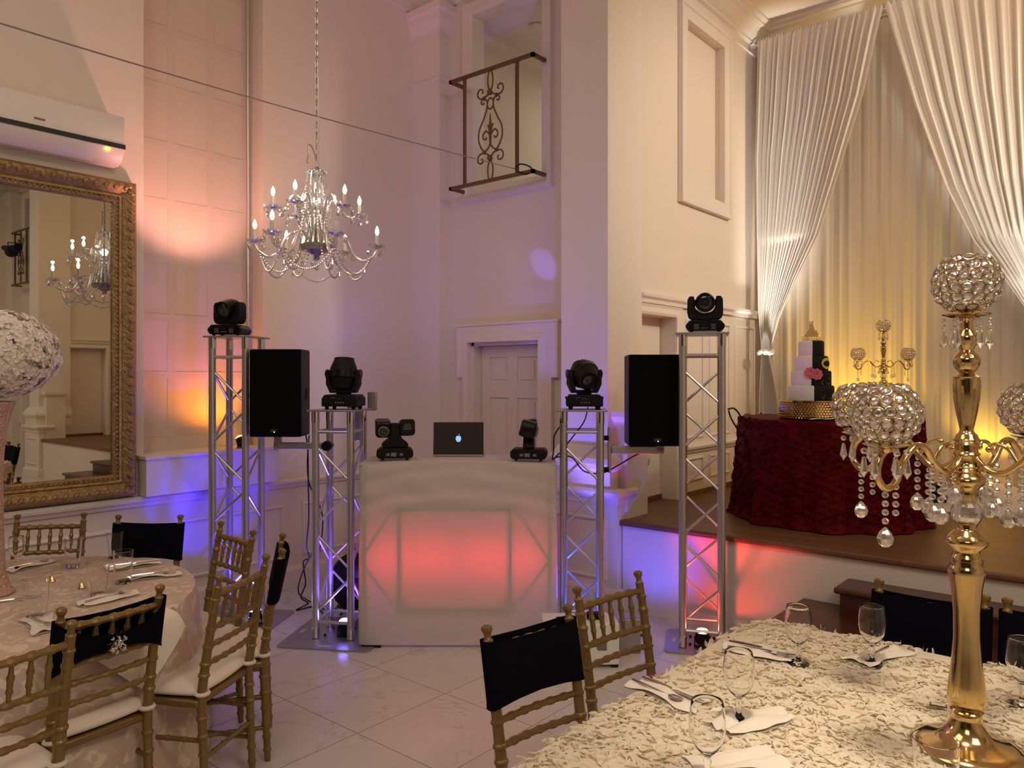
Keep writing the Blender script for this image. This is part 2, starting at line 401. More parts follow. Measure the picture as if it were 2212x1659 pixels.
for right in (False, True):
    sd = 'right' if right else 'left'
    def R(b): return b.fx(right)
    # side wall, with the tall window recess (left only)
    b = B()
    if not right:
        b.box(XL - .25, XL, -7, 2.475, 0, ZC).box(XL - .25, XL, 3.42, 5.4, 0, ZC).box(XL - .25, XL, 2.475, 3.42, 0, .92).box(XL - .3, XL - .2, 2.3, 3.6, .9, ZC)
    else: b.box(XL - .25, XL, -7, 5.4, 0, ZC)
    struct(R(b).build('wall_' + sd, M['wall'], smooth=False))
    # door wall with door opening and upper opening
    b = B()
    xe = -3.52
    dx0, dx1, dzt = -4.81, -3.985, 2.035
    ox0, ox1, oz0, oz1 = -4.79, -3.97, 3.44, 5.06
    Y0, Y1 = YD, YD + .14
    b.box(XL, dx0, Y0, Y1, 0, oz0).box(dx1, xe, Y0, Y1, 0, oz0).box(dx0, dx1, Y0, Y1, dzt, oz0)
    b.box(XL, ox0, Y0, Y1, oz0, ZC).box(ox1, xe, Y0, Y1, oz0, ZC).box(ox0, ox1, Y0, Y1, oz1, ZC)
    struct(R(b).build('wall_back_' + sd, M['wall'], smooth=False))
    # chair rails, base boards, panels
    b = B()
    zr = .855
    b.sweep([(XL, -7, zr), (XL, 5.06, zr)], RAIL, (0, 0, 1))
    b.sweep([(XL, YD, zr), (-4.98, YD, zr)], RAIL, (0, 0, 1))
    struct(R(b).build('trim_chair_rail_' + sd, M['trim'], smooth=False))
    b = B().sweep([(XL, -7, 0), (XL, 5.06, 0)], BASE, (0, 0, 1))
    struct(R(b).build('baseboard_' + sd, M['trim'], smooth=False))
    b = B()
    for (a, c) in ((-1.6, -.4), (-.2, 1.0), (1.2, 2.35), (2.55, 3.6), (3.8, 4.9)):
        b.sweep(rect_x(XL, a, c, .24, .66), PAN, (1, 0, 0), closed=True)
    b.sweep(rect_y(YD, -5.33, -5.05, .24, .66), PAN, (0, -1, 0), closed=True)
    struct(R(b).build('trim_wall_panels_' + sd, M['trim'], smooth=False))
    b = B().sweep([(XL, -7, ZC), (XL, YD, ZC), (xe, YD, ZC)], CROWN, (0, 0, 1))
    struct(R(b).build('trim_crown_' + sd, M['trim'], smooth=False))
    # corner column with capital
    b = B().box(XL, -5.09, 5.05, YD, 0, ZC)
    cp = [(0, 4.94), (.02, 4.94), (.02, 4.98), (.03, 5.0), (.06, 5.06), (.065, 5.12), (.09, 5.14), (.09, 5.20), (0, 5.20)]
    b.sweep([(XL, 5.05, 0), (-5.09, 5.05, 0), (-5.09, YD, 0)], cp, (0, 0, 1))
    b.sweep([(XL, 5.05, 0), (-5.09, 5.05, 0), (-5.09, YD, 0)], [(a * .25, h - .45) for a, h in [(0, 4.95), (.03, 4.95), (.05, 4.97), (.03, 4.99), (0, 4.99)]], (0, 0, 1))
    struct(R(b).build('column_' + sd, M['trim'], smooth=False))
    # pillar beside the stage with its moulded base and pedestal
    px0, px1, py0, py1 = -3.53, -3.10, 4.84, 5.34
    b = B().box(px0, px1, py0, py1, 1.16, ZC)
    path = [(px0, py0 + .2, 0), (px0, py0, 0), (px1, py0, 0), (px1, py1, 0)]
    b.sweep(path, [(0, 1.20), (.02, 1.19), (.035, 1.16), (.05, 1.14), (.07, 1.11), (.08, 1.07), (.07, 1.03), (.05, 1.01), (.05, .88), (-.1, .88), (-.1, 1.20)], (0, 0, 1))
    b.box(px0 - .12, px1 + .10, py0 - .03, py1 - .25, 0, .85)
    pp = [(px0 - .12, py0 + .1, 0), (px0 - .12, py0 - .03, 0), (px1 + .10, py0 - .03, 0), (px1 + .10, py1 - .3, 0)]
    b.sweep(pp, [(0, .76), (.012, .77), (.014, .80), (.03, .82), (.045, .84), (.05, .865), (.04, .885), (-.1, .89), (-.1, .76)], (0, 0, 1))
    b.sweep(pp, BASE, (0, 0, 1))
    b.sweep(rect_y(py0 - .03, px0 - .03, px1 + .0, .22, .66), PAN, (0, -1, 0), closed=True)
    struct(R(b).build('pillar_' + sd, M['trim'], smooth=False))
    b = B().box(-3.13, -2.98, 4.92, 5.22, .66, 1.42)
    b.sweep([(-3.13, 4.92, 0), (-2.98, 4.92, 0), (-2.98, 5.22, 0)], [(0, 1.38), (.02, 1.39), (.035, 1.42), (.035, 1.46), (-.08, 1.46), (-.08, 1.38)], (0, 0, 1))
    struct(R(b).build('trim_stage_post_' + sd, M['trim'], smooth=False))
    # raised door surround
    b = B()
    yc = YD - .05
    b.box(-4.955, dx0 - .07, yc, YD, 1.715, 2.19).box(dx1 + .07, -3.79, yc, YD, 1.715, 2.19).box(dx0 - .07, dx1 + .07, yc, YD, dzt + .07, 2.19)
    b.box(-4.955 + .07, dx0 - .07, yc, YD, 0, 1.715).box(dx1 + .07, -3.79 - .065, yc, YD, 0, 1.715)
    b.box(-4.97, -3.775, yc - .012, YD, 2.185, 2.205)
    cas = [(0, 0), (0, .065), (.02, .065), (.03, .058), (.05, .058), (.07, .050), (.07, 0)]
    b.sweep([(dx0, YD, 0), (dx0, YD, dzt), (dx1, YD, dzt), (dx1, YD, 0)], cas, (0, -1, 0), sg=-1)
    struct(R(b).build('trim_door_surround_' + sd, M['trim'], smooth=False))
    # six panel door, leaf set back in its frame
    b = B(); yd = YD + .10
    b.box(dx0, dx0 + .03, YD + .0, yd + .05, 0, dzt).box(dx1 - .03, dx1, YD, yd + .05, 0, dzt).box(dx0, dx1, YD, yd + .05, dzt - .03, dzt)
    dm = R(b).build('door_1' if not right else 'door_2', M['door'], smooth=False); struct(dm)
    lx0, lx1 = dx0 + .035, dx1 - .035
    b = B().box(lx0, lx1, yd + .012, yd + .05, .01, dzt - .035)
    cols = [(lx0 + .10, (lx0 + lx1) / 2 - .05), ((lx0 + lx1) / 2 + .05, lx1 - .10)]
    rows = [(.22, .80), (.98, 1.53), (1.66, 1.90)]
    xs = [lx0, cols[0][0], cols[0][1], cols[1][0], cols[1][1], lx1]
    zs = [.01, rows[0][0], rows[0][1], rows[1][0], rows[1][1], rows[2][0], rows[2][1], dzt - .035]
    for k in (0, 2, 4): b.box(xs[k], xs[k + 1], yd, yd + .012, .01, dzt - .035)
    for k in (0, 2, 4, 6):
        for c in cols: b.box(c[0], c[1], yd, yd + .012, zs[k], zs[k + 1])
    for c in cols:
        for r in rows:
            b.box(c[0] + .035, c[1] - .035, yd + .003, yd + .013, r[0] + .035, r[1] - .035)
    R(b).build('door_leaf', M['door'], dm, smooth=False)
    b = B().sph((lx0 + .055, yd - .055, .98), .027).tube([(lx0 + .055, yd + .01, .98), (lx0 + .055, yd - .05, .98)], .011)
    R(b).build('door_knob', M['brass'], dm)
    # upper opening: casing and the small room behind
    b = B()
    uc = [(0, -.14), (0, .02), (.015, .028), (.05, .028), (.06, .045), (.11, .045), (.12, .03), (.13, .0), (.13, -.02)]
    b.sweep(rect_y(YD, ox0, ox1, oz0, oz1), [(-.006, -.14), (-.006, .022), (.02, .03), (.05, .03), (.06, .045), (.10, .045), (.11, .0)], (0, -1, 0), closed=True)
    struct(R(b).build('window_1' if not right else 'window_2', M['trim'], smooth=False))
    b = B().box(-5.15, -4.97, YD + .14, 9.6, 3.3, 5.3).box(-3.3, -3.2, YD + .14, 9.6, 3.3, 5.3).box(-5.1, -3.2, 9.5, 9.6, 3.3, 5.3).box(-5.1, -3.2, YD + .14, 9.6, 3.2, 3.3).box(-5.1, -3.2, YD + .14, 9.6, 5.06, 5.2)
    b.sweep([(-4.97, YD + .14, 5.06), (-4.97, 9.5, 5.06)], [(0, -.09), (.02, -.08), (.05, -.03), (.06, 0), (0, 0)], (0, 0, 1))
    struct(R(b).build('wall_upstairs_' + sd, M['wall'], smooth=False))
    # alcove side wall with picture window and door niche
    xw = -3.13; b = B()
    wy0, wy1, wz0, wz1 = 6.13, 6.90, 3.37, 4.87
    ny0, ny1, nz = 5.30, 5.95, 2.23
    X0 = xw - .25
    b.box(X0, xw, 5.30, wy0, nz, 5.5).box(X0, xw, wy0, wy1, nz, wz0).box(X0, xw, wy0, wy1, wz1, 5.5).box(X0, xw, wy1, 8.1, nz, 5.5)
    b.box(X0, xw, ny1, 8.1, .4, nz).box(X0, xw - .14, ny0, ny1, .4, nz).box(X0 - .05, xw - .20, wy0 - .1, wy1 + .1, wz0 - .1, wz1 + .1)
    struct(R(b).build('wall_stage_' + sd, M['wall'], smooth=False))
    b = B().sweep(rect_x(xw, wy0, wy1, wz0, wz1), [(-.006, -.02), (-.006, .03), (.02, .035), (.09, .035), (.10, .05), (.13, .05), (.13, 0)], (1, 0, 0), closed=True)
    b.box(xw - .19, xw - .12, wy1 - .03, wy1, wz0, wz1).box(xw - .19, xw - .12, wy0, wy0 + .03, wz0, wz1).box(xw - .19, xw - .12, wy0, wy1, wz1 - .03, wz1)
    struct(R(b).build('window_3' if not right else 'window_4', M['trim'], smooth=False))
    b = B().sweep([(xw, 5.34, 2.37), (xw, 7.8, 2.37)], [(0, -.05), (.03, -.05), (.03, -.02), (.05, 0), (.05, .025), (0, .025)], (0, 0, 1))
    b.sweep([(xw, 6.10, 1.09), (xw, 7.8, 1.09)], RAIL, (0, 0, 1))
    b.sweep([(xw, ny1, .66), (xw, ny1, nz), (xw, ny0 + .04, nz)], [(0, 0), (0, .02), (.02, .028), (.06, .02), (.085, .03), (.085, 0)], (1, 0, 0), sg=1)
    for (a, c) in ((6.15, 6.48), (6.62, 7.05), (7.18, 7.66)):
        b.sweep(rect_x(xw, a, c, 1.18, 2.22), PAN, (1, 0, 0), closed=True)
        b.sweep(rect_x(xw, a, c, .80, .99), PAN, (1, 0, 0), closed=True)
    struct(R(b).build('trim_stage_panels_' + sd, M['trim'], smooth=False))
    b = B().box(xw - .14, xw - .125, ny0, ny1, .66, .70).box(xw, xw + .012, ny1 + .05, 7.8, .66, .70)
    struct(R(b).build('baseboard_stage_' + sd, M['stage'], smooth=False))
# crown with frieze round the stage alcove
b = B().sweep([(-3.13, 5.34, 5.29), (-3.13, 7.8, 5.29), (3.73, 7.8, 5.29), (3.73, 5.34, 5.29)],
    [(0, -.26), (.02, -.26), (.02, -.19), (.05, -.175), (.05, -.155), (.09, -.13), (.15, -.075), (.19, -.06), (.19, -.04), (.23, -.025), (.23, 0), (0, 0)], (0, 0, 1))
struct(b.build('trim_stage_crown', M['trim'], smooth=False))
struct(B().box(-3.4, 4.0, 7.8, 8.0, .4, 5.5).build('wall_stage_back', M['wall'], smooth=False))
# beam over the stage opening
struct(B().box(-3.10, 3.70, 4.94, 5.34, 5.29, ZC).build('trim_stage_beam', M['trim'], smooth=False))
# stage platform
b = B().box(-2.99, 3.59, 4.87, 7.8, 0, .62).box(-3.3, -2.9, 4.9, 7.8, .3, .62)
struct(b.build('wall_stage_front', M['wall'], smooth=False))
struct(B().box(-3.3, 3.9, 4.84, 7.8, .62, .66).build('floor_stage', M['stage'], bev=.012))
# window recess on the left wall: fabric with muntin shadows as darker strips, pole, sill box
b = B()
nzv = 40
b.box(-5.625, -5.605, 2.3, 3.42, 1.15, ZC)
sh = struct(b.build('window_5', M['shade'], smooth=False))
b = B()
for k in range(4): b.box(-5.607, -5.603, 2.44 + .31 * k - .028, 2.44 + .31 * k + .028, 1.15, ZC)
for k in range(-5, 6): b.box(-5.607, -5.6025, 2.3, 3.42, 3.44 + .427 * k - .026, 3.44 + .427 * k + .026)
b.build('window_muntin_shadows', M['muntin_shadow'], sh, smooth=False)
b = B().box(XL, -5.31, 2.43, 3.48, .89, 1.15).box(XL, -5.295, 2.42, 3.49, 1.145, 1.17).box(-5.62, XL, 2.475, 3.42, 1.12, 1.17)
struct(b.build('trim_window_sill', M['trim'], smooth=False, bev=.004))
tag(B().tube([(-5.56, 3.355, 1.17), (-5.56, 3.355, ZC)], .012, 10).build('metal_pole', M['alu']), 'thin tall grey metal pole standing in the window recess', 'pole')
# smoke detector on upstairs ceiling
p = W((1160 - 1106) / 1648 * 7.25, 7.25, 5.06)
tag(B().lathe([(.07, 0), (.075, -.015), (.05, -.035), (0, -.04)], p, 20).build('smoke_detector', M['white']), 'round white smoke detector on the ceiling of the upstairs room', 'smoke detector')

# ------------------------------------------------------------------ iron balconies
def balcony(right, label):
    x0, x1, y0, y1, zt, zb = -4.87, -3.924, 4.98, YD - .045, 4.40, 3.43
    if right: x0, x1 = .6 - x1, .6 - x0
    cx = (x0 + x1) / 2 if right else -4.395
    t = thing('balcony_railing', label, 'railing', ((x0 + x1) / 2, y0, zb)); o = t.location.copy()
    def bb(): return B()
    def fin(b, n): b.v = [(p[0] - o[0], p[1] - o[1], p[2] - o[2]) for p in b.v]; return b.build(n, M['brass'], t)
    h = .014
    fin(bb().box(x0 - h, x1 + h, y0 - h, y0 + h, zt - h, zt + h).box(x0 - h, x0 + h, y0 - h, y1, zt - h, zt + h).box(x1 - h, x1 + h, y0 - h, y1, zt - h, zt + h), 'top_rail')
    fin(bb().box(x0 - h, x1 + h, y0 - h, y0 + h, zb - h, zb + h).box(x0 - h, x0 + h, y0 - h, y1, zb - h, zb + h).box(x1 - h, x1 + h, y0 - h, y1, zb - h, zb + h), 'bottom_rail')
    pxs = (x0 + .17, x1 - .17)
    for px in pxs: fin(bb().box(px - .012, px + .012, y0 - .012, y0 + .012, zb, zt), 'post')
    b = bb(); H = zt - zb; r = .0075
    def tb(pts, rr=r, n=8): b.tube([(cx + p[0], y0, zb + p[1] * H) for p in bez([(a, q, 0) for a, q in pts], 6)], rr, 6)
    def spiral(c, r0, a0, turns, sx): return [(c[0] + sx * r0 * (1 - t_) * math.cos(a0 + turns * 2 * PI * t_), c[1] + r0 / H * (1 - t_) * math.sin(a0 + turns * 2 * PI * t_)) for t_ in [i / 10 for i in range(9)]]
    for zc_ in (.09, .90):
        b.tube([(cx + .03 * math.cos(a), y0, zb + H * zc_ + .085 * math.sin(a)) for a in [2 * PI * i / 18 for i in range(18)]], r, 6, closed=True)
    b.tube([(cx + .036 * math.cos(a), y0, zb + H * .69 + .048 * math.sin(a)) for a in [2 * PI * i / 16 for i in range(16)]], r, 6, closed=True)
    for s_ in (-1, 1):
        tb([(.0, .79), (s_ * .05, .765)] + spiral((s_ * .105, .81), .055, -PI / 2, 1.1 , s_))
        tb(list(reversed(spiral((s_ * .085, .715), .03, PI * .6, -1.0, s_))) + [(s_ * .04, .72), (s_ * .038, .655), (s_ * .075, .57), (s_ * .13, .47), (s_ * .135, .38), (s_ * .10, .30), (s_ * .06, .27), (s_ * .012, .31), (0, .36), (s_ * .005, .40), (s_ * .02, .43), (s_ * .055, .45), (s_ * .085, .42), (s_ * .08, .385), (s_ * .055, .375), (s_ * .045, .395)])
        tb([(0, .20), (s_ * .04, .245)] + spiral((s_ * .105, .20), .055, PI / 2, -1.1, s_))
        b.cbox((cx + s_ * .07, y0, zb + H * .262), (.02, .02, .03)); b.cbox((cx + s_ * .07, y0, zb + H * .75), (.02, .02, .03))
    fin(b, 'scrollwork')
    b = bb().sph((cx, y0 - .006, zb + H * .79), .026).sph((cx, y0 - .006, zb + H * .20), .026)
    fin(b, 'rosettes')
    b = bb().prism([(0, .60), (.012, .50), (.035, .505), (.02, .47), (.012, .44), (.008, .33), (-.008, .33), (-.012, .44), (-.02, .47), (-.035, .505), (-.012, .50)], y0 - .006, y0 + .006, lambda x, y, z: (cx + x, y, zb + z * H))
    fin(b, 'fleur_ornament')
    return t
balcony(False, 'scrolled bronze iron balcony railing high above the closed white door')
balcony(True, 'scrolled iron balcony railing seen in the gilt mirror')
# wire strung through the hall, black strap at the balcony
p0 = Vector((-4.10, 4.965, 3.475)); p1 = W(-.671 * 3.3, 3.3, 1.72 + 769 * 3.3 / 1648 ); d = (p1 - p0)
pts = [p0 + d * t_ - Vector((0, 0, .06 * math.sin(PI * min(1, t_ / 1.6)))) + Vector((0,0,.045*t_)) for t_ in [i / 20 * 1.6 for i in range(21)]]
tag(B().tube(pts, .004, 6).build('strung_wire', M['alup']), 'thin wire strung across the hall to the balcony railing', 'wire')
b = B().tube(bez([(-4.10, 4.965, 3.49), (-4.03, 4.95, 3.50), (-3.95, 4.965, 3.47), (-3.93, 4.975, 3.43), (-4.0, 4.96, 3.41), (-4.08, 4.96, 3.46)], 6), .007, 6)
tag(b.build('black_strap', M['cable']), 'black strap tied to lower corner of the balcony railing', 'strap')
# black stage spotlight on the far balcony (reflected by the mirror)
t = thing('spotlight', 'black stage spotlight reflected in the gilt mirror', 'spotlight', (4.75, 4.80, 4.0))
B().lathe([(.0, -.2), (.07, -.2), (.08, .0), (.10, .05), (.10, .2), (.0, .2)], n=16).xf(RY(PI / 2 + .1)).build('lamp_body', M['black'], t)
B().tube([(.25, 0, .05), (.6, .02, .1), (.6, .15, .1)], .05, 8).build('mount_arm', M['black'], t)
B().tube([(.0, .1, .12), (0, -.1, .12), (.0, -.1, -.1), (0, .1, -.1)], .012, 6, closed=True).build('bracket', M['black'], t)

# ------------------------------------------------------------------ air conditioner and mirror on the left wall
t = thing('air_conditioner', 'white wall split air conditioner above the gilt mirror', 'air conditioner', (XL, 1.78, 3.14))
prof = [(0, 0), (.10, .0), (.16, .03), (.195, .085), (.20, .11), (.20, .30), (.185, .32), (0, .32)]
B().prism(prof, -.485, .485, lambda x, y, z: (x, y, z)).build('housing', M['acw'], t, bev=.012)
B().box(.197, .204, -.482, .484, .098, .128).build('outlet_slot', M['acd'], t)
B().prism([(.115, .004), (.165, .032), (.198, .086), (.203, .09), (.170, .028), (.118, -.004)], -.47, .30).build('louver_flap', M['acw'], t)
B().box(.190, .200, .36, .385, .075, .085).build('indicator_lamp', M['led_amber'], t)
B().box(.2, .204, -.06, .0, .165, .176).build('badge', M['greytext'], t)
t = thing('wall_mirror', 'large mirror in ornate gilt frame resting on the chair rail', 'mirror', (XL + .005, 1.65, .90))
Y0_, Y1_, Z0_, Z1_ = -.75 + .15, .75 - .15, .15, 2.16 - .15
fp = [(0, 0), (0, .03), (.012, .04), (.03, .036), (.036, .05), (.05, .055), (.058, .045), (.075, .06), (.11, .085), (.13, .08), (.14, .06), (.15, .05), (.15, 0)]
B().sweep([(0, Y0_, Z0_), (0, Y1_, Z0_), (0, Y1_, Z1_), (0, Y0_, Z1_)], fp, (1, 0, 0), closed=True).build('gilt_frame', M['giltframe'], t)
b = B()
def around(off, step):
    y0, y1, z0, z1 = Y0_ - off, Y1_ + off, Z0_ - off, Z1_ + off
    out = []
    n = int((y1 - y0) / step)
    for i in range(n): out += [((y0 + (y1 - y0) * (i + .5) / n), z0, 0), ((y0 + (y1 - y0) * (i + .5) / n), z1, 0)]
    n = int((z1 - z0) / step)
    for i in range(n): out += [(y0, z0 + (z1 - z0) * (i + .5) / n, PI / 2), (y1, z0 + (z1 - z0) * (i + .5) / n, PI / 2)]
    return out
for (y, z, a) in around(.104, .062):
    leaf = B().sph((0, 0, 0), 1, 8, 4, (.018, .026, .014))
    for s_ in (-1, 1): leaf.sph((.003, .013 * s_, .009 * s_), 1, 6, 4, (.011, .015, .008))
    b.join(leaf, T(.078, y, z) @ RX(a + random.uniform(.5, .9)))
for (y, z, a) in around(.026, .030):
    b.sph((.040, y, z), .010, 6, 4)
B().join(b).build('leaf_carving', M['giltframe'], t)
B().box(.004, .012, Y0_ - .01, Y1_ + .01, Z0_ - .01, Z1_ + .01).build('mirror_pane', M['mirror'], t, smooth=False)
# ------------------------------------------------------------------ stage drapery
def drape(name, label, inner, outer, y, zt, zb, folds, amp, seed, mt, cat='curtain', nu=220, nv=70, phase=None):
    rnd = random.Random(seed); ph = [rnd.uniform(0, 6.28) for _ in range(4)]
    def fn(u, v):
        z = zt + (zb - zt) * v
        a = interp(-z, inner); c = interp(-z, outer)
        x = c + (a - c) * u
        wdt = abs(a - c); s = u * folds
        am = amp * min(1, .35 + wdt)
        g = math.sin(2 * PI * s + .9 * math.sin(2 * PI * s * .31 + ph[0])) * .6 + math.sin(2 * PI * s * 1.73 + ph[1]) * .28 + math.sin(2 * PI * s * 3.1 + ph[2] + v * 2) * .14
        top = min(1, v * 14 + .35)
        zz = z + (.018 * math.sin(2 * PI * s * 2.3 + ph[3]) + .010 * math.sin(2 * PI * s * 5.1) if v < .02 else 0)
        return (x, y + am * g * top + .04 * math.sin(u * PI) * (1 if wdt < .6 else .3), zz)
    o = B().grid(fn, nu, nv).build(name, mt, fixn=False, ang=180)
    tag(o, label, cat); return o
CU = 7.45
inn = [(-5.09, -1.835), (-4.33, -2.0), (-3.645, -2.215), (-3.08, -2.40), (-2.685, -2.605), (-2.3, -2.78), (-2.0, -2.87), (-1.93, -2.875), (-1.5, -2.80), (-.66, -2.66)]
out = [(-5.09, -3.0), (-3.9, -3.03), (-2.4, -3.0), (-2.0, -2.965), (-1.93, -2.965), (-1.5, -2.99), (-.66, -3.0)]
drape('stage_drape', 'ivory sheer drape tied back at the wall on the near side of the cake', inn, out, CU, 5.09, .67, 19, .034, 1, M['drape'], nu=320, nv=110)
inn = [(-5.09, -1.825), (-4.115, -1.575), (-3.36, -1.34), (-2.86, -1.128), (-2.54, -.911), (-2.2, -.72), (-1.98, -.64), (-1.5, -.66), (-.66, -.8)]
out = [(-5.09, .95), (-4.1, .55), (-3.3, .20), (-2.6, -.18), (-2.2, -.42), (-1.98, -.53), (-1.5, -.45), (-.66, -.3)]
drape('stage_drape', 'ivory sheer drape sweeping from the peak past the tall gold candelabra', inn, out, CU, 5.09, .67, 26, .036, 2, M['drape'], nu=320, nv=90)
drape('backdrop_curtain', 'cream pleated backdrop curtain hanging across the back of the stage', [(-5.05, 3.6), (-.66, 3.6)], [(-5.05, -3.02), (-.66, -3.02)], 7.66, 5.05, .67, 52, .017, 3, M['backdrop'], nu=900, nv=6)
# tie band
b = B().tube([(-2.92 + .065 * math.cos(a), CU + .07 * math.sin(a), 1.965 + .012 * math.sin(3 * a)) for a in [2 * PI * i / 20 for i in range(20)]], .022, 8, closed=True)
b.sph((-2.89, CU - .085, 1.965), .03)
tag(b.build('curtain_tieback', M['drape']), 'ivory fabric tieback gathering the drape by the wall', 'tieback')
tag(B().tube([(-3.1, CU + .055, 5.06), (3.7, CU + .055, 5.06)], .016, 8).build('curtain_rod', M['alu']), 'metal rod carrying the ivory stage drapes', 'curtain rod')
# puddled fabric at the right of stage
b = B()
rr = random.Random(5)
def pud(u, v):
    return (-1.35 + 1.9 * u, 6.75 + .62 * v, .668 + .20 * (v ** 1.5) * (.7 + .3 * math.sin(9 * u)) + .035 * math.sin(23 * u + 5 * v) * v + .02 * math.sin(41 * u - 9 * v) * v)
tag(B().grid(pud, 90, 14).build('puddled_fabric', M['drape'], fixn=False, ang=180), 'ivory fabric puddled on the stage floor below the drapes', 'fabric')
# LED uplights on the stage floor behind the cake table
def floor_par(loc, label, led, rz=0, tilt=.3, spot=None, group=None, s=1.0):
    t = thing('uplight', label, 'light', loc, rz, group)
    b = B().lathe([(.0, 0), (.050, 0), (.055, .02), (.055, .085), (.047, .09), (.047, .08), (0, .08)], n=18).xf(T(0, 0, .03) @ RX(tilt)).xf(Matrix.Scale(s, 4))
    b.build('lamp_can', M['black'], t)
    B().lathe([(.052, .082), (.050, .096), (.038, .108), (0, .114)], n=18).xf(T(0, 0, .03) @ RX(tilt)).xf(Matrix.Scale(s, 4)).build('lens', led, t)
    B().tube([(-.06, 0, 0.004), (-.06, 0, .08), (-.055, 0, .085)], .005, 6).tube([(.06, 0, 0.004), (.06, 0, .08), (.055, 0, .085)], .005, 6).box(-.062, .062, -.03, .03, 0, .006).xf(Matrix.Scale(s, 4)).build('bracket', M['black'], t)
    return t
for (x, lab) in ((-2.15, 'amber stage uplight behind the wedding cake'), (-1.05, 'amber stage uplight behind the red table edge')):
    floor_par((x, 7.36, .66), lab, M['led_amber'], PI, .25)
    light('SPOT', (x, 7.32, .80), 190 if x < -2 else 120, (1, .58, .05), (x + .05, 7.66, 1.7), .05, spot=80, blend=1, name='amber_uplight')
# ------------------------------------------------------------------ DJ rig
def at(u, v, d): return W((u - 1106) / 1648 * d, d, EYE - (v - HOR) / 1648 * d)
def truss(label, r, f, h, rel, plate, led, group='aluminium truss towers of the light show', poff=(0, 0)):
    p = W(r, f); t = thing('lighting_truss', label, 'truss', p, YAW + rel, group); a = .12
    for (x, y) in ((-a, -a), (a, -a), (a, a), (-a, a)):
        ch = B().tube([(x, y, .014), (x, y, h - .012)], .0245, 14).build('chord_tube', M['alu'], t)
        B().lathe([(.0262, h - .085), (.0262, h - .012), (.024, h - .010)], (x, y, 0), 14).build('coupler', M['chrome'], ch)
        B().lathe([(.0262, .014), (.0262, .08), (.024, .082)], (x, y, 0), 14).build('coupler', M['chrome'], ch)
    b = B()
    n = int((h - .38) / .245)
    z0 = .16; pitch = (h - .36) / n
    for fi, ((x0, y0), (x1, y1)) in enumerate((((-a, -a), (a, -a)), ((a, -a), (a, a)), ((a, a), (-a, a)), ((-a, a), (-a, -a)))):
        for zz in (.115, h - .145): b.tube([(x0, y0, zz), (x1, y1, zz)], .011, 8)
        for k in range(n):
            za, zb = z0 + k * pitch + .015, z0 + (k + 1) * pitch - .035
            q = (k + (0 if fi % 2 == 0 else 1)) % 2
            if q: za, zb = zb, za
            b.tube([(x0, y0, za), (x1, y1, zb)], .0085, 8)
    b.build('lattice_braces', M['alu'], t)
    B().box(-.165, .165, -.165, .165, h - .012, h).build('top_plate', M['alup'], t, bev=.003)
    pw = plate / 2
    b = B(); cx, cy = poff
    cr = .035; poly = []
    for (sx, sy, a0) in ((1, 1, 0), (-1, 1, 1), (-1, -1, 2), (1, -1, 3)):
        for k in range(5):
            an = (a0 + k / 4) * PI / 2; poly.append((sx * (pw - cr) + cr * math.cos(an), sy * (pw - cr) + cr * math.sin(an)))
    b.prism(poly, .0, .010, lambda x, y, z: (x + cx, z + cy, y))
    bp = b.build('base_plate', M['alup'], t)
    for (x, y, lx, ly) in ((-pw + .05, 0, .012, .04), (0, -pw + .05, .04, .012)):
        B().box(x - lx + cx, x + lx + cx, y - ly + cy, y + ly + cy, .0095, .0108).build('slot', M['floor'], bp)
    for (x, y) in ((-a, -a), (a, -a), (a, a), (-a, a)):
        B().sph((x * .62, y * .62, .016), .009, 8, 4).build('wing_bolt', M['black'], bp)
    return t
T1 = truss('tall silver truss tower in front of the orange window recess', -1.92, 5.332, 2.0, -.123, .6, None)
T2 = truss('short silver truss tower between the hanging speaker and the draped booth', -1.15, 5.10, 1.505, -.15, .62, None)
T3 = truss('short silver truss tower behind the two small white machines', .467, 5.10, 1.505, -.092, .5, None)
T4 = truss('tall silver truss tower glowing red in front of the stage', 1.226, 4.92, 2.0, -.244, .46, None)
def par_at(tr_r, tr_f, led, label, rel, s=.8, energy=10, col=(.2, .15, 1), spot=120, tilt=0.0):
    p = W(tr_r, tr_f, .011)
    floor_par(p, label, led, YAW + rel, tilt, s=s)
    q = p + Vector((0, 0, .13))
    light('SPOT', q, energy, col, q + Vector((math.sin(YAW) * -tilt * 0, 0, 1)), .03, spot=spot, blend=.6, name='truss_uplight')
    return q
par_at(-1.78, 5.28, M['led_blue'], 'small uplight glowing at the foot of the tall truss by the orange recess', 0, energy=34, col=(.14, .07, 1))
par_at(-1.10, 5.03, M['led_blue'], 'small uplight glowing inside the short truss left of the booth', 0, energy=46, col=(.22, .09, 1))
par_at(.455, 5.0, M['led_cyan'], 'small blue uplight behind the two white machines', 0, energy=44, col=(.03, .07, 1))
par_at(1.205, 4.83, M['led_red'], 'small red uplight on the base plate of the tall truss by the stage', 0, energy=26, col=(1, .06, .05))
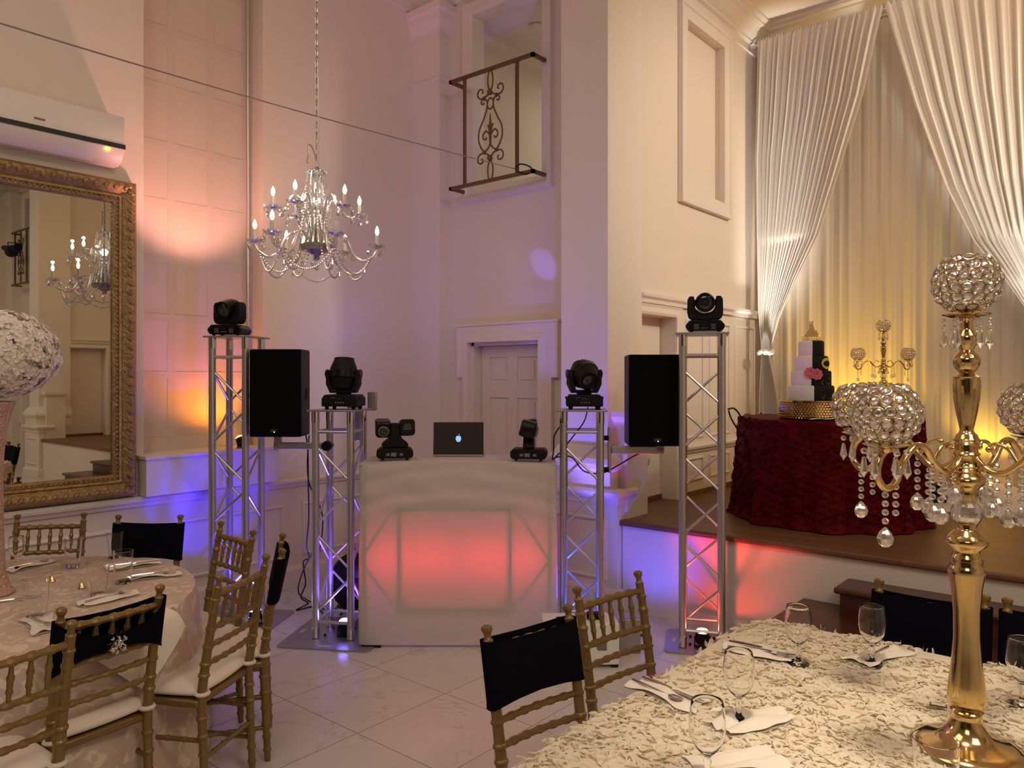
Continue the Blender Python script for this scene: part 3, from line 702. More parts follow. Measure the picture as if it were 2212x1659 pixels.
# coloured washes thrown on the walls by the floor pars
light('SPOT', W(-1.83, 5.10, .25), 44, (.02, .008, 1), (XL, 2.95, .85), .03, spot=58, blend=.35, name='blue_wash')
light('SPOT', W(-1.05, 5.35, .25), 6, (.36, .16, 1), (XL, 4.1, 1.2), .05, spot=110, blend=1, name='violet_wash')
light('SPOT', W(.42, 5.32, .4), 60, (.24, .15, 1), (-3.30, 4.84, 2.1), .03, spot=62, blend=.7, name='violet_wash')
light('SPOT', W(.62, 4.9, .2), 24, (.10, .08, 1), (-2.7, 4.9, .5), .04, spot=70, blend=.8, name='violet_wash')
light('SPOT', W(1.25, 4.86, .12), 3.2, (1, .05, .04), (-2.15, 4.87, .42), .015, spot=110, blend=.5, name='red_wash')
light('SPOT', W(-.5, 5.6, 1.3), 5, (1, .42, .62), (-4.6, 5.0, 3.4), .3, spot=120, blend=1, name='pink_wash')
light('SPOT', W(.30, 5.0, 1.72), 75, (.22, .14, 1), (-3.97, 5.19, 2.68), .01, spot=8, blend=.6, name='moving_head_beam')
light('SPOT', W(-1.13, 5.1, 1.85), 9, (.35, .18, 1), (-5.45, 4.25, 2.2), .02, spot=18, blend=1, name='moving_head_beam')
light('SPOT', W(-.78, 5.0, 1.4), 30, (.40, .2, 1), (-5.2, 5.0, 4.9), .02, spot=20, blend=.3, name='moving_head_beam')
# orange and pink light in the window recess
floor_par((-5.38, 3.20, 1.17), 'small amber uplight on the window sill behind the truss', M['led_amber'], -PI / 2, .5, s=.7)
light('SPOT', (-5.33, 3.12, 1.26), 30, (1, .27, .0), (-5.6, 2.98, 2.1), .03, spot=125, blend=1, name='amber_uplight')
light('SPOT', (-4.97, 2.8, 2.28), 62, (1, .42, .33), (-5.6, 2.95, 4.1), .05, spot=92, blend=.6, name='pink_uplight')

# ---- moving head lights
def mh_large(label, loc, rz, tilt, pan):
    t = thing('moving_head_light', label, 'moving head light', loc, rz)
    b = B().prism([(-.120, .02), (.120, .02), (.120, .072), (.100, .098), (-.100, .098), (-.120, .072)], -.095, .095)
    base = b.build('base', M['black'], t, bev=.006)
    B().box(-.020, .025, -.0975, -.095, .062, .080).build('display', M['lens'], base)
    for k in range(4): B().sph((-.022 + .017 * k, -.096, .046), .0055, 8, 4).build('button', M['greytext'], base)
    B().box(-.055, -.025, -.0965, -.095, .078, .081).build('label_print', M['greytext'], base)
    for x in (-.09, .09):
        for y in (-.07, .07): B().lathe([(.012, 0), (.014, .022)], (x, y, 0), 10).build('foot', M['black'], base)
    for k, x in enumerate((-.125, .118)): B().box(x, x + .007, -.05, .05, .070, .085).build('handle', M['black'], base)
    yk = B()
    yk.prism([(-.112, .20), (-.118, .235), (-.108, .262), (-.090, .262), (-.084, .235), (-.086, .20), (-.066, .128), (.066, .128), (.086, .20), (.084, .235), (.090, .262), (.108, .262), (.118, .235), (.112, .20), (.112, .165), (.085, .108), (-.085, .108), (-.112, .165)], -.038, .038)
    yk.lathe([(.05, .098), (.05, .11)], n=18)
    yk.xf(RZ(pan))
    yk.build('yoke', M['black'], t, bev=.006)
    for s_ in (-1, 1): B().lathe([(.030, 0), (.030, .006), (.026, .01), (0, .01)], n=16).xf(RZ(pan) @ T(s_ * .112, 0, .235) @ RY(s_ * PI / 2)).build('pivot_cap', M['blackgl'], t)
    # head: points along +Y before tilting; lens at +Y... back end bulkier
    prof = [(.0, -.105), (.045, -.105), (.062, -.095), (.075, -.055), (.088, .0), (.088, .03), (.078, .06), (.068, .085), (.062, .105), (.052, .107), (.046, .095), (0, .095)]
    def sq(b):  # squarish section
        b.v = [(x * (1 + .10 * (1 - abs(abs(math.cos(2 * math.atan2(y, x + 1e-9))) )) ), y * (1 + .10 * (1 - abs(math.cos(2 * math.atan2(y, x + 1e-9))))), z) for x, y, z in b.v]; return b
    Mh = RZ(pan) @ T(0, 0, .232) @ RX(tilt)
    hd = sq(B().lathe(prof, n=20)).xf(Mh).build('head', M['black'], t)
    sq(B().lathe([(.080, -.03), (.094, -.025), (.094, .02), (.080, .03)], n=20, cap=False)).xf(Mh).build('cooling_band', M['blackgl'], hd)
    B().lathe([(0, .097), (.020, .100), (.036, .097)], n=20).xf(Mh).build('lens', M['lens'], hd)
    B().lathe([(.062, .102), (.065, .108), (.056, .109)], n=20, cap=False).xf(Mh).build('bezel', M['blackgl'], hd)
    B().box(-.016, .016, .078, .083, -.06, -.05).xf(Mh).build('print_mark', M['greytext'], hd)
    return t
def mh_beam(label, loc, rz, tilt, pan):
    t = thing('moving_head_light', label, 'moving head light', loc, rz)
    base = B().prism([(-.120, .035), (-.105, .012), (.105, .012), (.120, .035), (.120, .05), (.095, .078), (-.095, .078), (-.120, .05)], -.085, .085).build('base', M['blackgl'], t, bev=.004)
    B().box(-.022, .012, -.0865, -.085, .040, .056).build('display', M['lens'], base)
    for k in range(4): B().sph((-.020 + .011 * k, -.0855, .028), .0042, 8, 4).build('button', M['greytext'], base)
    for x in (-.068, .035):
        b = B()
        for k in range(4): b.box(x, x + .03, -.0865, -.085, .022 + k * .009, .026 + k * .009)
        b.build('label_print', M['greytext'], base)
    for x in (-.085, .085):
        for y in (-.06, .06): B().lathe([(.010, 0), (.012, .014)], (x, y, 0), 10).build('foot', M['black'], base)
    poly = [(-.112, .13), (-.110, .215), (-.098, .236), (-.068, .236), (-.064, .20)]
    arc = [(-.064 + 0 * k, .185) for k in range(0)]
    arc = [(.064 * math.cos(PI + PI * k / 10), .178 + .052 * math.sin(PI + PI * k / 10)) for k in range(11)]
    poly = poly + arc + [(.064, .20), (.068, .236), (.098, .236), (.110, .215), (.112, .13), (.104, .098), (.085, .086), (-.085, .086), (-.104, .098)]
    B().prism(poly, -.036, .036).lathe([(.045, .076), (.045, .09)], n=16).xf(RZ(pan)).build('yoke', M['black'], t, bev=.006)
    Mh = RZ(pan) @ T(0, 0, .196) @ RX(tilt)
    prof = [(0, -.085), (.03, -.082), (.052, -.06), (.062, -.03), (.064, .0), (.062, .05), (.060, .085), (.052, .088), (.049, .07), (0, .07)]
    hd = B().lathe(prof, n=24).xf(Mh).build('head', M['blackgl'], t)
    B().lathe([(0, .074), (.03, .079), (.049, .072)], n=20).xf(Mh).build('lens', M['lens'], hd)
    for s_ in (-1, 1): B().lathe([(.02, 0), (.02, .012), (0, .012)], n=12).xf(RZ(pan) @ T(s_ * .060, 0, .196) @ RY(s_ * PI / 2)).build('pivot', M['black'], t)
    return t
TL = -PI / 2
mh_beam('moving head light on the tall truss before the orange recess', W(-1.96, 5.30, 2.0), YAW - .1, PI / 2 + .25, -.22)
mh_beam('moving head light on the tall truss by the stage', W(1.24, 4.90, 2.0), YAW - .24, PI / 2 + .05, 0)
mh_large('large moving head light, head upright, on the short truss behind the hanging speaker', W(-1.12, 5.08, 1.505), YAW - .12, -.12, .0)
mh_large('large moving head light tilted toward the room on the short truss right of the booth', W(.48, 5.08, 1.505), YAW - .05, PI / 2 + .45, .28)
# ---- small double moving head
def mh_double(label, loc, rz, pan):
    t = thing('moving_head_light', label, 'moving head light', loc, rz)
    base = B().prism([(-.118, .03), (-.105, .014), (.105, .014), (.118, .03), (.118, .062), (.098, .078), (-.098, .078), (-.118, .062)], -.075, .075).build('base', M['black'], t, bev=.005)
    B().box(-.025, .010, -.0765, -.075, .028, .052).build('display', M['greytext'], base)
    for x in (-.055, .03): B().box(x, x + .022, -.0765, -.075, .032, .048).build('label_print', M['greytext'], base)
    for x in (-.08, .08):
        for y in (-.055, .055): B().lathe([(.009, 0), (.011, .015)], (x, y, 0), 10).build('foot', M['black'], base)
    Mp = RZ(pan)
    B().prism([(-.082, .08), (.082, .08), (.086, .10), (.074, .118), (.045, .14), (.030, .17), (.028, .24), (-.028, .24), (-.030, .17), (-.045, .14), (-.074, .118), (-.086, .10)], -.035, .035).xf(Mp).build('yoke', M['black'], t, bev=.006)
    for s_ in (-1, 1):
        hd = B().prism([(-.042, -.050), (.042, -.050), (.050, -.03), (.050, .045), (.040, .058), (-.040, .058), (-.050, .045), (-.050, -.03)], -.05, .05).xf(Mp @ T(s_ * .078, 0, .205) @ RX(.25 if s_ < 0 else -.1)).build('head', M['blackgl'], t, bev=.012)
        mm = Mp @ T(s_ * .078, -.05, .190) @ RX(PI / 2 + .25)
        if s_ < 0:
            B().lathe([(.030, 0), (.036, .006), (.030, .012), (.028, .004)], n=20, cap=False).xf(mm).build('lens_ring', M['greytext'], hd)
            B().lathe([(0, .010), (.018, .009), (.030, .004)], n=20).xf(mm).build('lens', M['lens'], hd)
        else:
            b = B()
            for k in range(5): b.box(-.03 + .003 * k, .03 - .003 * k, -.0525, -.048, .0 + .008 * k, .003 + .008 * k)
            b.xf(Mp @ T(s_ * .078, 0, .20)).build('vent', M['greytext'], hd)
    return t
mh_double('small double moving head on the left end of the draped booth', W((853 - 1106) / 1648 * 5.02, 5.02, 1.176), YAW + .15, .10)
mh_double('small moving head turned side-on at the right end of the draped booth', W((1143 - 1106) / 1648 * 4.98, 4.98, 1.176), YAW - .1, PI / 2)
# ---- speakers
def text(s, size, mt, parent, M4, name='lettering', ext=.001):
    c = bpy.data.curves.new(name, 'FONT'); c.body = s; c.size = size; c.extrude = ext; c.align_x = 'CENTER'; c.align_y = 'CENTER'
    o = bpy.data.objects.new(name, c); COL.objects.link(o); c.materials.append(mt)
    me = bpy.data.meshes.new_from_object(o); bpy.data.objects.remove(o); o = bpy.data.objects.new(name, me); COL.objects.link(o)
    if not me.materials: me.materials.append(mt)
    o.parent = parent; o.matrix_local = M4; return o
def speaker(label, r, f, z, w_, h, dp, rel=0):
    t = thing('loudspeaker', label, 'speaker', W(r, f, z), YAW + rel)
    pr = [(-w_ / 2 + .0, 0.03), (w_ / 2, .03), (w_ / 2, dp * .75), (w_ / 2 - .06, dp), (-w_ / 2 + .06, dp), (-w_ / 2, dp * .75)]
    B().prism(pr, 0, h, lambda x, y, zz: (x, zz, y)).build('cabinet', M['spkside'], t, bev=.012)
    g = B().grid(lambda u, v: ((u - .5) * (w_ + .0), .0 + .03 * (2 * u - 1) ** 4 * .5 + 0.0, v * h), 16, 2)
    g = B().prism([(-w_ / 2, .02), (-w_ / 2 + .015, .003), (0, -.006), (w_ / 2 - .015, .003), (w_ / 2, .02), (w_ / 2, .032), (-w_ / 2, .032)], .004, h - .004, lambda x, y, zz: (x, zz, y))
    gr = g.build('grille', M['blackspk'], t, bev=.003)
    B().box(-.030, .030, -.0105, -.004, .030, .056).build('badge', M['black'], gr)
    text('QSC', .020, M['greytext'], gr, T(0, -.011, .046) @ RX(PI / 2))
    B().sph((.004, -.012, .036), .0035, 8, 5).build('status_led', M['led_pt'], gr)
    B().box(w_ / 2 - .002, w_ / 2 + .004, dp * .45, dp * .62, h * .42, h * .55).build('side_handle', M['black'], t)
    return t
speaker('black loudspeaker hung beside the tall truss near the orange recess', (-1.755 - 1.413) / 2, 5.08, 1.316, .342, .59, .33)
speaker('black loudspeaker hung beside the tall truss near the stage', .942, 4.95, 1.266, .358, .60, .35, -.02)
t = thing('speaker_bracket', 'aluminium arm carrying the loudspeaker from the truss left of the booth', 'bracket', W(-1.44, 5.20, 1.27), YAW)
B().cbox((.0, 0, -.02), (.36, .045, .045)).build('arm', M['alup'], t, bev=.004)
B().cbox((-.155, 0, .015), (.045, .045, .075)).build('mount_post', M['alup'], t, bev=.004)
B().tube([(.18, -.03, -.02), (.18, .06, -.02)], .034, 10).build('clamp', M['black'], t)
t = thing('speaker_bracket', 'aluminium arm with clamps carrying the loudspeaker from the truss right of the booth', 'bracket', W(.83, 5.06, 1.235), YAW)
B().cbox((-.0, 0, -.0), (.345, .05, .05)).build('arm', M['alup'], t, bev=.004)
B().cbox((.15, 0, .018), (.05, .05, .06)).build('mount_post', M['alup'], t, bev=.004)
B().cbox((-.185, 0, .0), (.018, .05, .30)).build('clamp_plate', M['alup'], t, bev=.002)
for z in (.08, -.13):
    B().cbox((-.215, 0, z), (.05, .05, .03)).tube([(-.20, -.05, z), (-.20, .05, z)], .008, 6).build('clamp', M['black'], t)
t = thing('wall_bracket', 'grey metal mounting plate behind the large moving head near the hanging speaker', 'bracket', W(-1.02, 5.33, 1.28), YAW)
B().cbox((.045, 0, .27), (.06, .05, .13)).build('upper_plate', M['alup'], t, bev=.003)
B().cbox((-.08, 0, .12), (.09, .05, .25)).build('lower_plate', M['alup'], t, bev=.003)

# ---- draped booth
t = thing('dj_booth', 'white draped booth glowing red from inside below the open laptop', 'booth', W(-.345, 4.84, 0), YAW)
hw, dpth, hh = .632, .52, 1.165
cr = .045
def per(s):  # perimeter from back-left round front to back-right
    L1 = dpth - cr; L2 = PI * cr / 2; L3 = 2 * (hw - cr); tot = 2 * L1 + 2 * L2 + L3; d = s * tot
    if d < L1: return (-hw, dpth - d)
    d -= L1
    if d < L2: a = d / cr; return (-hw + cr - cr * math.cos(a), cr - cr * math.sin(a))
    d -= L2
    if d < L3: return (-hw + cr + d, 0)
    d -= L3
    if d < L2: a = d / cr; return (hw - cr + cr * math.sin(a), cr - cr * math.cos(a))
    d -= L2; return (hw, cr + d)
def skirt(u, v):
    x, y = per(u); z = .018 + (hh - .018) * v
    k = (hw * 2 and (x + hw) / (2 * hw))
    if y < .02:
        # stretched creases under the top edge, gentle belly
        z += .012 * math.sin(PI * k) * v * v
        y -= .006 * math.sin(PI * k) * math.sin(PI * v)
        if v > .66:
            e = min(1, (v - .66) / .10) * min(1, (1 - v) / .05)
            y -= e * (.005 * math.sin(2 * PI * (v * 9 + .9 * (k - .5) ** 2 * 4)) + .003 * math.sin(2 * PI * (v * 15 - k * 1.7)) * math.sin(PI * k) + .003 * math.sin(2 * PI * (k * 3 + v * 6)))
    x *= 1 + .012 * (1 - v)
    return (x, y, z)
B().grid(skirt, 120, 44).build('cloth_cover', M['scrim'], t, fixn=False, ang=180)
def top(u, v):
    x = -hw + 2 * hw * u; y = dpth * v
    return (x, y, hh + .012 * math.sin(PI * u) + .006 * math.sin(5 * u + 3 * v) * v + (-.004 if v == 0 else 0))
B().grid(top, 40, 10).build('cloth_top', M['scrim'], t, fixn=False, ang=180)
b = B(); yf = .010
def xr(u): return (u - 1106) / 1648 * 4.875 + .35
def zr_(v): return EYE - (v - HOR) * 4.875 / 1648
for u in (862, 1100): b.box(xr(u) - .014, xr(u) + .014, yf, yf + .012, zr_(1318), zr_(1100))
b.box(xr(858), xr(1104), yf, yf + .012, zr_(1320), zr_(1306)).box(xr(858), xr(1104), yf, yf + .012, zr_(1106), zr_(1094))
for u in (1184, 790): b.box(xr(u) - .014, xr(u) + .010, yf, yf + .012, .02, 1.14)
b.build('facade_frame', M['alup'], t)
b = B()
for (u0, v0, u1, v1) in ((783, 1208, 858, 1306), (783, 1208, 850, 1104), (1180, 1208, 1106, 1308), (1180, 1208, 1112, 1104), (870, 1285, 886, 1306), (1092, 1285, 1076, 1306)):
    b.tube([(xr(u0), yf + .012, zr_(v0)), (xr(u1), yf + .012, zr_(v1))], .008, 6)
b.build('cross_braces', M['black'], t)
B().box(-hw + .04, hw - .04, yf + .055, dpth + .05, zr_(1102) - .0, zr_(1102) + .03).build('inner_shelf', M['white'], t)
for x in (-.55, .5): B().box(x - .06, x + .06, .0, .10, .002, .02).build('rubber_foot', M['black'], t)
p = t.matrix_basis if False else None
q = W(-.345, 4.84 + .25, .57)
for dx_ in (-.44, -.16, .16, .42):
    q_ = q + Vector((CY, SY, 0)) * dx_; bl = light('AREA', q_, .58, (1, .02, .04), q_ + Vector((SY, -CY, 0)), .16, .03, name='booth_red_lamp'); bl.data.spread = math.radians(135)
tt = thing('red_light_bar', 'red light bar hidden inside the draped booth', 'light', W(-.345, 5.105, .57), YAW)
B().cbox((0, .02, 0), (1.0, .03, .06)).box(-.3, -.27, .0, .04, -.57, -.03).box(.27, .3, .0, .04, -.57, -.03).build('lamp_body', M['black'], tt)

# ---- laptop with its lid toward the viewer
t = thing('laptop', 'open black laptop with glowing apple logo on the draped booth', 'laptop', W((990 - 1106) / 1648 * 5.22, 5.22, 1.178), YAW)
Lm = RX(-.14)
lid = B().box(-.172, .172, 0, .007, .0, .232).xf(Lm).build('lid', M['spkside'], t, bev=.006)
B().box(-.172, .172, .0, .24, -.003, .010).build('keyboard_base', M['alup'], t, bev=.004)
B().box(-.160, .160, .0071, .0076, .012, .222).xf(Lm).build('screen', mat('laptop_screen', (.1, .1, .1), .2, emis=(.5, .6, .8), estr=.4), lid)
def apple():
    n = 60; P = []
    for i in range(n):
        a = 2 * PI * i / n
        x = math.sin(a); y = math.cos(a)
        r = 1.0 + .05 * math.cos(2 * a) - .02
        px, py = x * r * .92, y * r
        # dimple on top and at the base, shoulders
        py -= .26 * math.exp(-(a if a < PI else 2 * PI - a) ** 2 / .10)
        py += .14 * math.exp(-(a - PI) ** 2 / .05)
        if py < 0: px *= 1 - .18 * (-py)
        bx, by, br_ = 1.15, .18, .42
        d = math.hypot(px - bx, py - by)
        if d < br_ and px > .3: k = br_ / max(d, 1e-6); px, py = bx + (px - bx) * k, by + (py - by) * k
        P.append((px, py))
    return P
s_ = .0225
P = [(x * s_, y * s_ * 1.02) for x, y in apple()]
lg = B().prism(P, -.0012, .0002, lambda x, y, z: (x, y, z + .118))
leaf = [(.0, 1.02), (.02, 1.20), (.14, 1.38), (.30, 1.45), (.30, 1.28), (.20, 1.10)]
lg.prism([(x * s_, y * s_) for x, y in leaf], -.0012, .0002, lambda x, y, z: (x, y, z + .118))
lg.xf(Lm).build('logo', M['logo'], lid, smooth=False)

# ---- cables and bits on the floor
def cable(label, pts, r=.0045, cat='cable', name='cable'):
    return tag(B().tube(bez(pts, 8), r, 6).build(name, M['cable']), label, cat)
F = lambda u, v: W((u - 1106) / 1648 * (EYE * 1648 / (v - HOR)), EYE * 1648 / (v - HOR), .006)
cable('black speaker cable falling from the hanging loudspeaker into loops on the floor',
      [at(661, 940, 5.3), at(665, 975, 5.3), at(666, 1050, 5.3), at(667, 1120, 5.35), at(662, 1180, 5.4), at(668, 1205, 5.45), at(655, 1215, 5.5), at(660, 1260, 5.6), at(650, 1290, 5.7), F(665, 1305), F(640, 1320), F(680, 1312), F(700, 1330)], .0055)
cable('second black cable dangling beside the short truss left of the booth',
      [at(668, 940, 5.3), at(664, 1000, 5.3), at(668, 1045, 5.25), at(684, 1078, 5.2), at(697, 1120, 5.15), at(690, 1190, 5.2), at(672, 1200, 5.3), at(652, 1240, 5.5), at(645, 1280, 5.6), F(668, 1300), F(700, 1318)], .005)
cable('black cable looping from the large moving head down to the booth top',
      [at(1270, 880, 5.15), at(1262, 910, 5.2), at(1240, 940, 5.2), at(1212, 975, 5.1), at(1195, 992, 5.0), at(1205, 987, 5.0), at(1235, 988, 5.15), at(1262, 1018, 5.2), at(1300, 1022, 5.2), at(1330, 1008, 5.15), at(1370, 985, 5.1), at(1410, 967, 5.05)], .005)
cable('thin black cable arching beside the truss right of the booth',
      [at(1215, 915, 5.15), at(1198, 940, 5.1), at(1196, 970, 5.05), at(1193, 992, 5.0)], .005)
cable('black cable plugged into the tall truss beside the red tablecloth',
      [at(1573, 884, 4.95), at(1585, 882, 5.0), at(1596, 893, 5.1), at(1602, 905, 5.3)], .006)
cable('black cable hanging under the plug beside the red tablecloth',
      [at(1574, 888, 4.95), at(1580, 905, 5.0), at(1592, 925, 5.15), at(1600, 935, 5.25)], .006)
cable('thick black cable looped on the floor beside the small white machines',
      [F(1338, 1385), F(1370, 1378), F(1400, 1372), F(1405, 1388), F(1392, 1398), F(1360, 1392), F(1375, 1380), F(1355, 1372), F(1320, 1372)], .010)
t = thing('backpack', 'black backpack with red patches behind the truss left of the booth', 'bag', W(-1.17, 5.62, 0), YAW)
b = B().sph((0, 0, .21), 1, 14, 10, (.17, .10, .215)); b.v = [(x, y, max(.0, z)) for x, y, z in b.v]
b.build('bag_body', M['black'], t)
B().sph((.02, -.085, .16), 1, 10, 8, (.10, .04, .11)).build('front_pocket', M['black'], t)
B().sph((.08, -.10, .17), 1, 8, 6, (.035, .02, .04)).build('red_patch', M['red'], t)
B().tube([(-.03, 0, .41), (-.02, 0, .45), (.02, 0, .45), (.03, 0, .41)], .009, 6).build('carry_handle', M['black'], t)
cable('tangle of black cable on the base of the truss left of the booth',
      [F(735, 1330), F(745, 1316), F(728, 1312), F(742, 1306), F(756, 1318), F(736, 1322), F(724, 1316)], .006)
# small white machines
def machine(label, u, rel):
    f = 4.50; t = thing('spark_machine', label, 'machine', W((u - 1106) / 1648 * f, f, 0), YAW + rel, 'small white machines')
    B().box(-.105, .105, 0, .22, .018, .262).build('housing', M['white'], t, bev=.008)
    for x in (-.08, .08):
        for y in (.03, .19): B().box(x - .02, x + .02, y - .02, y + .02, 0, .02).build('foot', M['black'], t)
    b = B()
    for k in range(-9, 10):
        # slanted vent slots clipped to a rounded square
        pts = []
        for s_ in (-1, 1):
            pass
        x0, x1 = -.03, .03
        za, zb = .14 + k * .0065 + .03, .14 + k * .0065 - .03
        zl, zh = .105, .175
        # segment from (x0,za) to (x1,zb), clip in z
        def cl(x, z):
            if z > zh: x += (z - zh); z = zh
            if z < zl: x -= (zl - z); z = zl
            return x, z
        a = cl(x0, za); c = cl(x1, zb)
        if c[0] - a[0] > .008:
            b.tube([(a[0] - .0, -.001, a[1]), (c[0], -.001, c[1])], .0014, 4)
    b.build('vent_grille', M['black'], t)
    B().lathe([(.022, .262), (.022, .268), (0, .268)], (0, .10, 0), 16).build('nozzle', M['black'], t)
    return t
machine('small white machine with slotted vent behind the bare gold chair', 1300, .05)
machine('small white machine mostly behind the black chair sash', 1212, .03)
tag(B().box(-.035, .10, 0, .05, 0, .21).build('metal_case', M['alup'], bev=.004, loc=W(.70, 4.74, .002), rot=(0, 0, YAW)), 'grey metal case standing behind the white machine with the vent', 'case')
tag(B().box(-.05, .05, -.03, .03, 0, .035).build('power_adapter', M['black'], bev=.006, loc=at(1285, 1345, 4.6).xy.to_3d() + Vector((0, 0, .265)), rot=(0, 0, YAW)), 'black power adapter on the white machine with the vent', 'adapter')
# ------------------------------------------------------------------ chiavari chairs
PX = .168; ZTOP = .945
def post_y(z): return -.185 - (.0 if z < .45 else .085 * ((z - .45) / .5) ** 1.2)
def ringed(b, p, q, r, rings, rr=1.28, n=10):
    p = Vector(p); q = Vector(q)
    pts = []; rs = []
    ts = [(0, r)]
    for k in rings: ts += [(k - .012, r), (k - .006, r * rr), (k + .006, r * rr), (k + .012, r)]
    ts.append((1, r))
    for t_, rad in ts: pts.append(p.lerp(q, t_)); rs.append(rad)
    b.tube(pts, rs, n)
def make_chair(name, label, group, sash=None):
    t = thing(name, label, 'chair', (0, 0, 0), 0, group)
    for s in (-1, 1):
        b = B(); zs = [0, .02, .16, .20, .33, .37, .45, .55, .585, .62, .66, .70, .73, .76, .80, .84, .875, .90, .915, .922, .930, .945, .948]
        pts = []; rs = []
        RG = (.05, .11, .17, .24, .31, .38, .55, .595, .665, .735, .80, .85)
        for z in sorted([i / 24 * .895 for i in range(25)] + [q_ + e_ for q_ in RG for e_ in (-.009, -.004, 0, .004, .009)]) + [.902, .908, .914, .920, .926, .930, .934, .938, .942, .946, .948]:
            r = .0185 - .004 * abs(z - .5) / .5
            if any(abs(z - q_) < .0045 for q_ in RG): r *= 1.24
            if z < .03: r = .012
            r = interp(z, [(.895, r), (.902, r * 1.1), (.908, .0115), (.920, .0105), (.926, .014), (.934, .0178), (.942, .0178), (.948, .010)]) if z > .895 else r
            y = post_y(z) - (.02 * (1 - z / .45) if z < .45 else 0)
            pts.append((s * (PX + .006 * z), y, z)); rs.append(r)
        b.tube(pts, rs, 14)
        b.build('back_post', M['chairgold'], t)
        b = B(); pts = []; rs = []
        for z in [i / 30 * .44 for i in range(31)]:
            r = .0165 - .003 * (1 - z / .44)
            for zr0 in (.05, .17, .31): 
                if abs(z - zr0) < .010: r *= 1.22
            pts.append((s * .180, .19, z)); rs.append(r)
        B().tube(pts, rs, 10).build('leg', M['chairgold'], t)
    xr_ = [.12, .3, .5, .7, .88]
    for nm, z, r in (('top_rail', .872, .0125), ('back_rail', .735, .0115), ('back_rail', .665, .0105), ('back_rail', .592, .0105)):
        y = post_y(z); b = B(); b2 = []
        n = 48; pts = []; rs = []
        for i in range(n + 1):
            u = i / n; x = -PX + 2 * PX * u
            rad = r
            for k in (1 / 6, 1 / 3, .5, 2 / 3, 5 / 6):
                if abs(u - k) < .022: rad = r * 1.3
            pts.append((x, y - .012 * math.sin(PI * u), z)); rs.append(rad)
        b.tube(pts, rs, 8).build(nm, M['chairgold'], t)
    for k in range(5):
        x = -PX + 2 * PX * (k + 1) / 6; yo = -.012 * math.sin(PI * (k + 1) / 6)
        b = B(); pts = []; rs = []
        for i in range(21):
            u = i / 20; z = .737 + .135 * u
            r = .0052 + .0045 * math.sin(PI * u)
            if abs(u - .3) < .04 or abs(u - .62) < .04: r *= 1.3
            pts.append((x, post_y(z) + yo, z)); rs.append(r)
        b.tube(pts, rs, 8).build('spindle', M['chairgold'], t)
    # seat frame and stretchers
    b = B().box(-.195, .195, -.185, .205, .425, .455)
    b.build('seat_frame', M['chairgold'], t, bev=.008)
    for (p, q) in (((-PX, -.2, .15), (-.18, .19, .15)), ((PX, -.2, .15), (.18, .19, .15)), ((-PX, -.19, .29), (-.18, .19, .29)), ((PX, -.19, .29), (.18, .19, .29)), ((-.18, .19, .22), (.18, .19, .22)), ((-PX, -.195, .22), (PX, -.195, .22)), ((-.18, .19, .33), (.18, .19, .33))):
        b = B(); ringed(b, p, q, .0095, (.2, .4, .6, .8)); b.build('stretcher', M['chairgold'], t)
    # cushion
    def cf(u, v):
        a = 2 * PI * u; c, s_ = math.cos(a), math.sin(a)
        k = 1 / max(abs(c), abs(s_)) ** .80
        th = PI * v
        rr_ = .197 * math.sin(th) ** .28 if 0 < v < 1 else 0
        return (k * c * rr_ * .98, k * s_ * rr_ + .01, .478 + .024 * (-math.cos(th)) + (.012 * (1 - (rr_ / .2) ** 2) if v > .5 else 0))
    cu = B().grid(cf, 40, 16, wrap=True).build('cushion', M['cushion'], t, ang=180)
    for s in (-1, 1):
        B().tube([(s * PX + .023 * math.cos(a), -.188 + .023 * math.sin(a), .478) for a in [2 * PI * i / 14 for i in range(14)]], .0085, 6, closed=True).build('tie_strap', M['cushion'], cu)
    if sash:
        zt, zb = (.905, .705)
        def loop(u, v):
            z = zb + (zt - zb) * v; y = post_y(z)
            a = 2 * PI * u; hw_ = PX + .030; hy = .0285
            c, s_ = math.cos(a), math.sin(a)
            x = hw_ * (abs(c) ** .30) * (1 if c > 0 else -1); yy = hy * (abs(s_) ** .6) * (1 if s_ > 0 else -1)
            e = 1 - (x / hw_) ** 2
            zz = z + (.018 * e if v < .5 else -.012 * e) * abs(2 * v - 1)
            if sash == 'bow' and s_ < 0:
                zz = z * (1 - e ** .9 * .72) + .79 * e ** .9 * .72
                yy -= .010 * e
            if v < .06: x *= 1.012
            return (x, y + yy - .012 * e, zz)
        B().grid(loop, 72, 12, wrap=True).build('sash', M['blackfab'], t, fixn=False, ang=180)
        if sash == 'bow':
            b = B(); rd = random.Random(3)
            for k in range(26):
                a = rd.uniform(0, 2 * PI); q = rd.uniform(.0, .030)
                b.sph((q * math.cos(a), post_y(.79) - .058 - rd.uniform(0, .008), .79 + q * 1.25 * math.sin(a)), rd.uniform(.004, .0075), 6, 4)
            for k in range(12):
                a = 2 * PI * k / 12
                b.tube([(0, post_y(.79) - .05, .79), (.036 * math.cos(a), post_y(.79) - .056, .79 + .043 * math.sin(a))], [.005, .0015], 5)
            b.build('brooch', M['chrome'], t)
    return t
proto = {}
def chair(L, R, toward, label, sash=None, group='gold chiavari chairs'):
    """L,R: (right, forward) of the two post tops; toward: a (right, forward) point the seat faces"""
    Lw, Rw = W(*L), W(*R); c = (Lw + Rw) / 2; d = (Rw - Lw).normalized(); n = Vector((-d.y, d.x, 0))
    if (W(*toward) - c).dot(n) < 0: n = -n
    o = c + n * .27; rz = math.atan2(n.y, n.x) - PI / 2
    if sash not in proto: proto[sash] = t = make_chair('chiavari_chair', label, group, sash)
    else: t = copy_tree(proto[sash])
    t['label'] = label; t.location = o; t.rotation_euler = (0, 0, rz); return t
TC = (-2.27, 3.25)
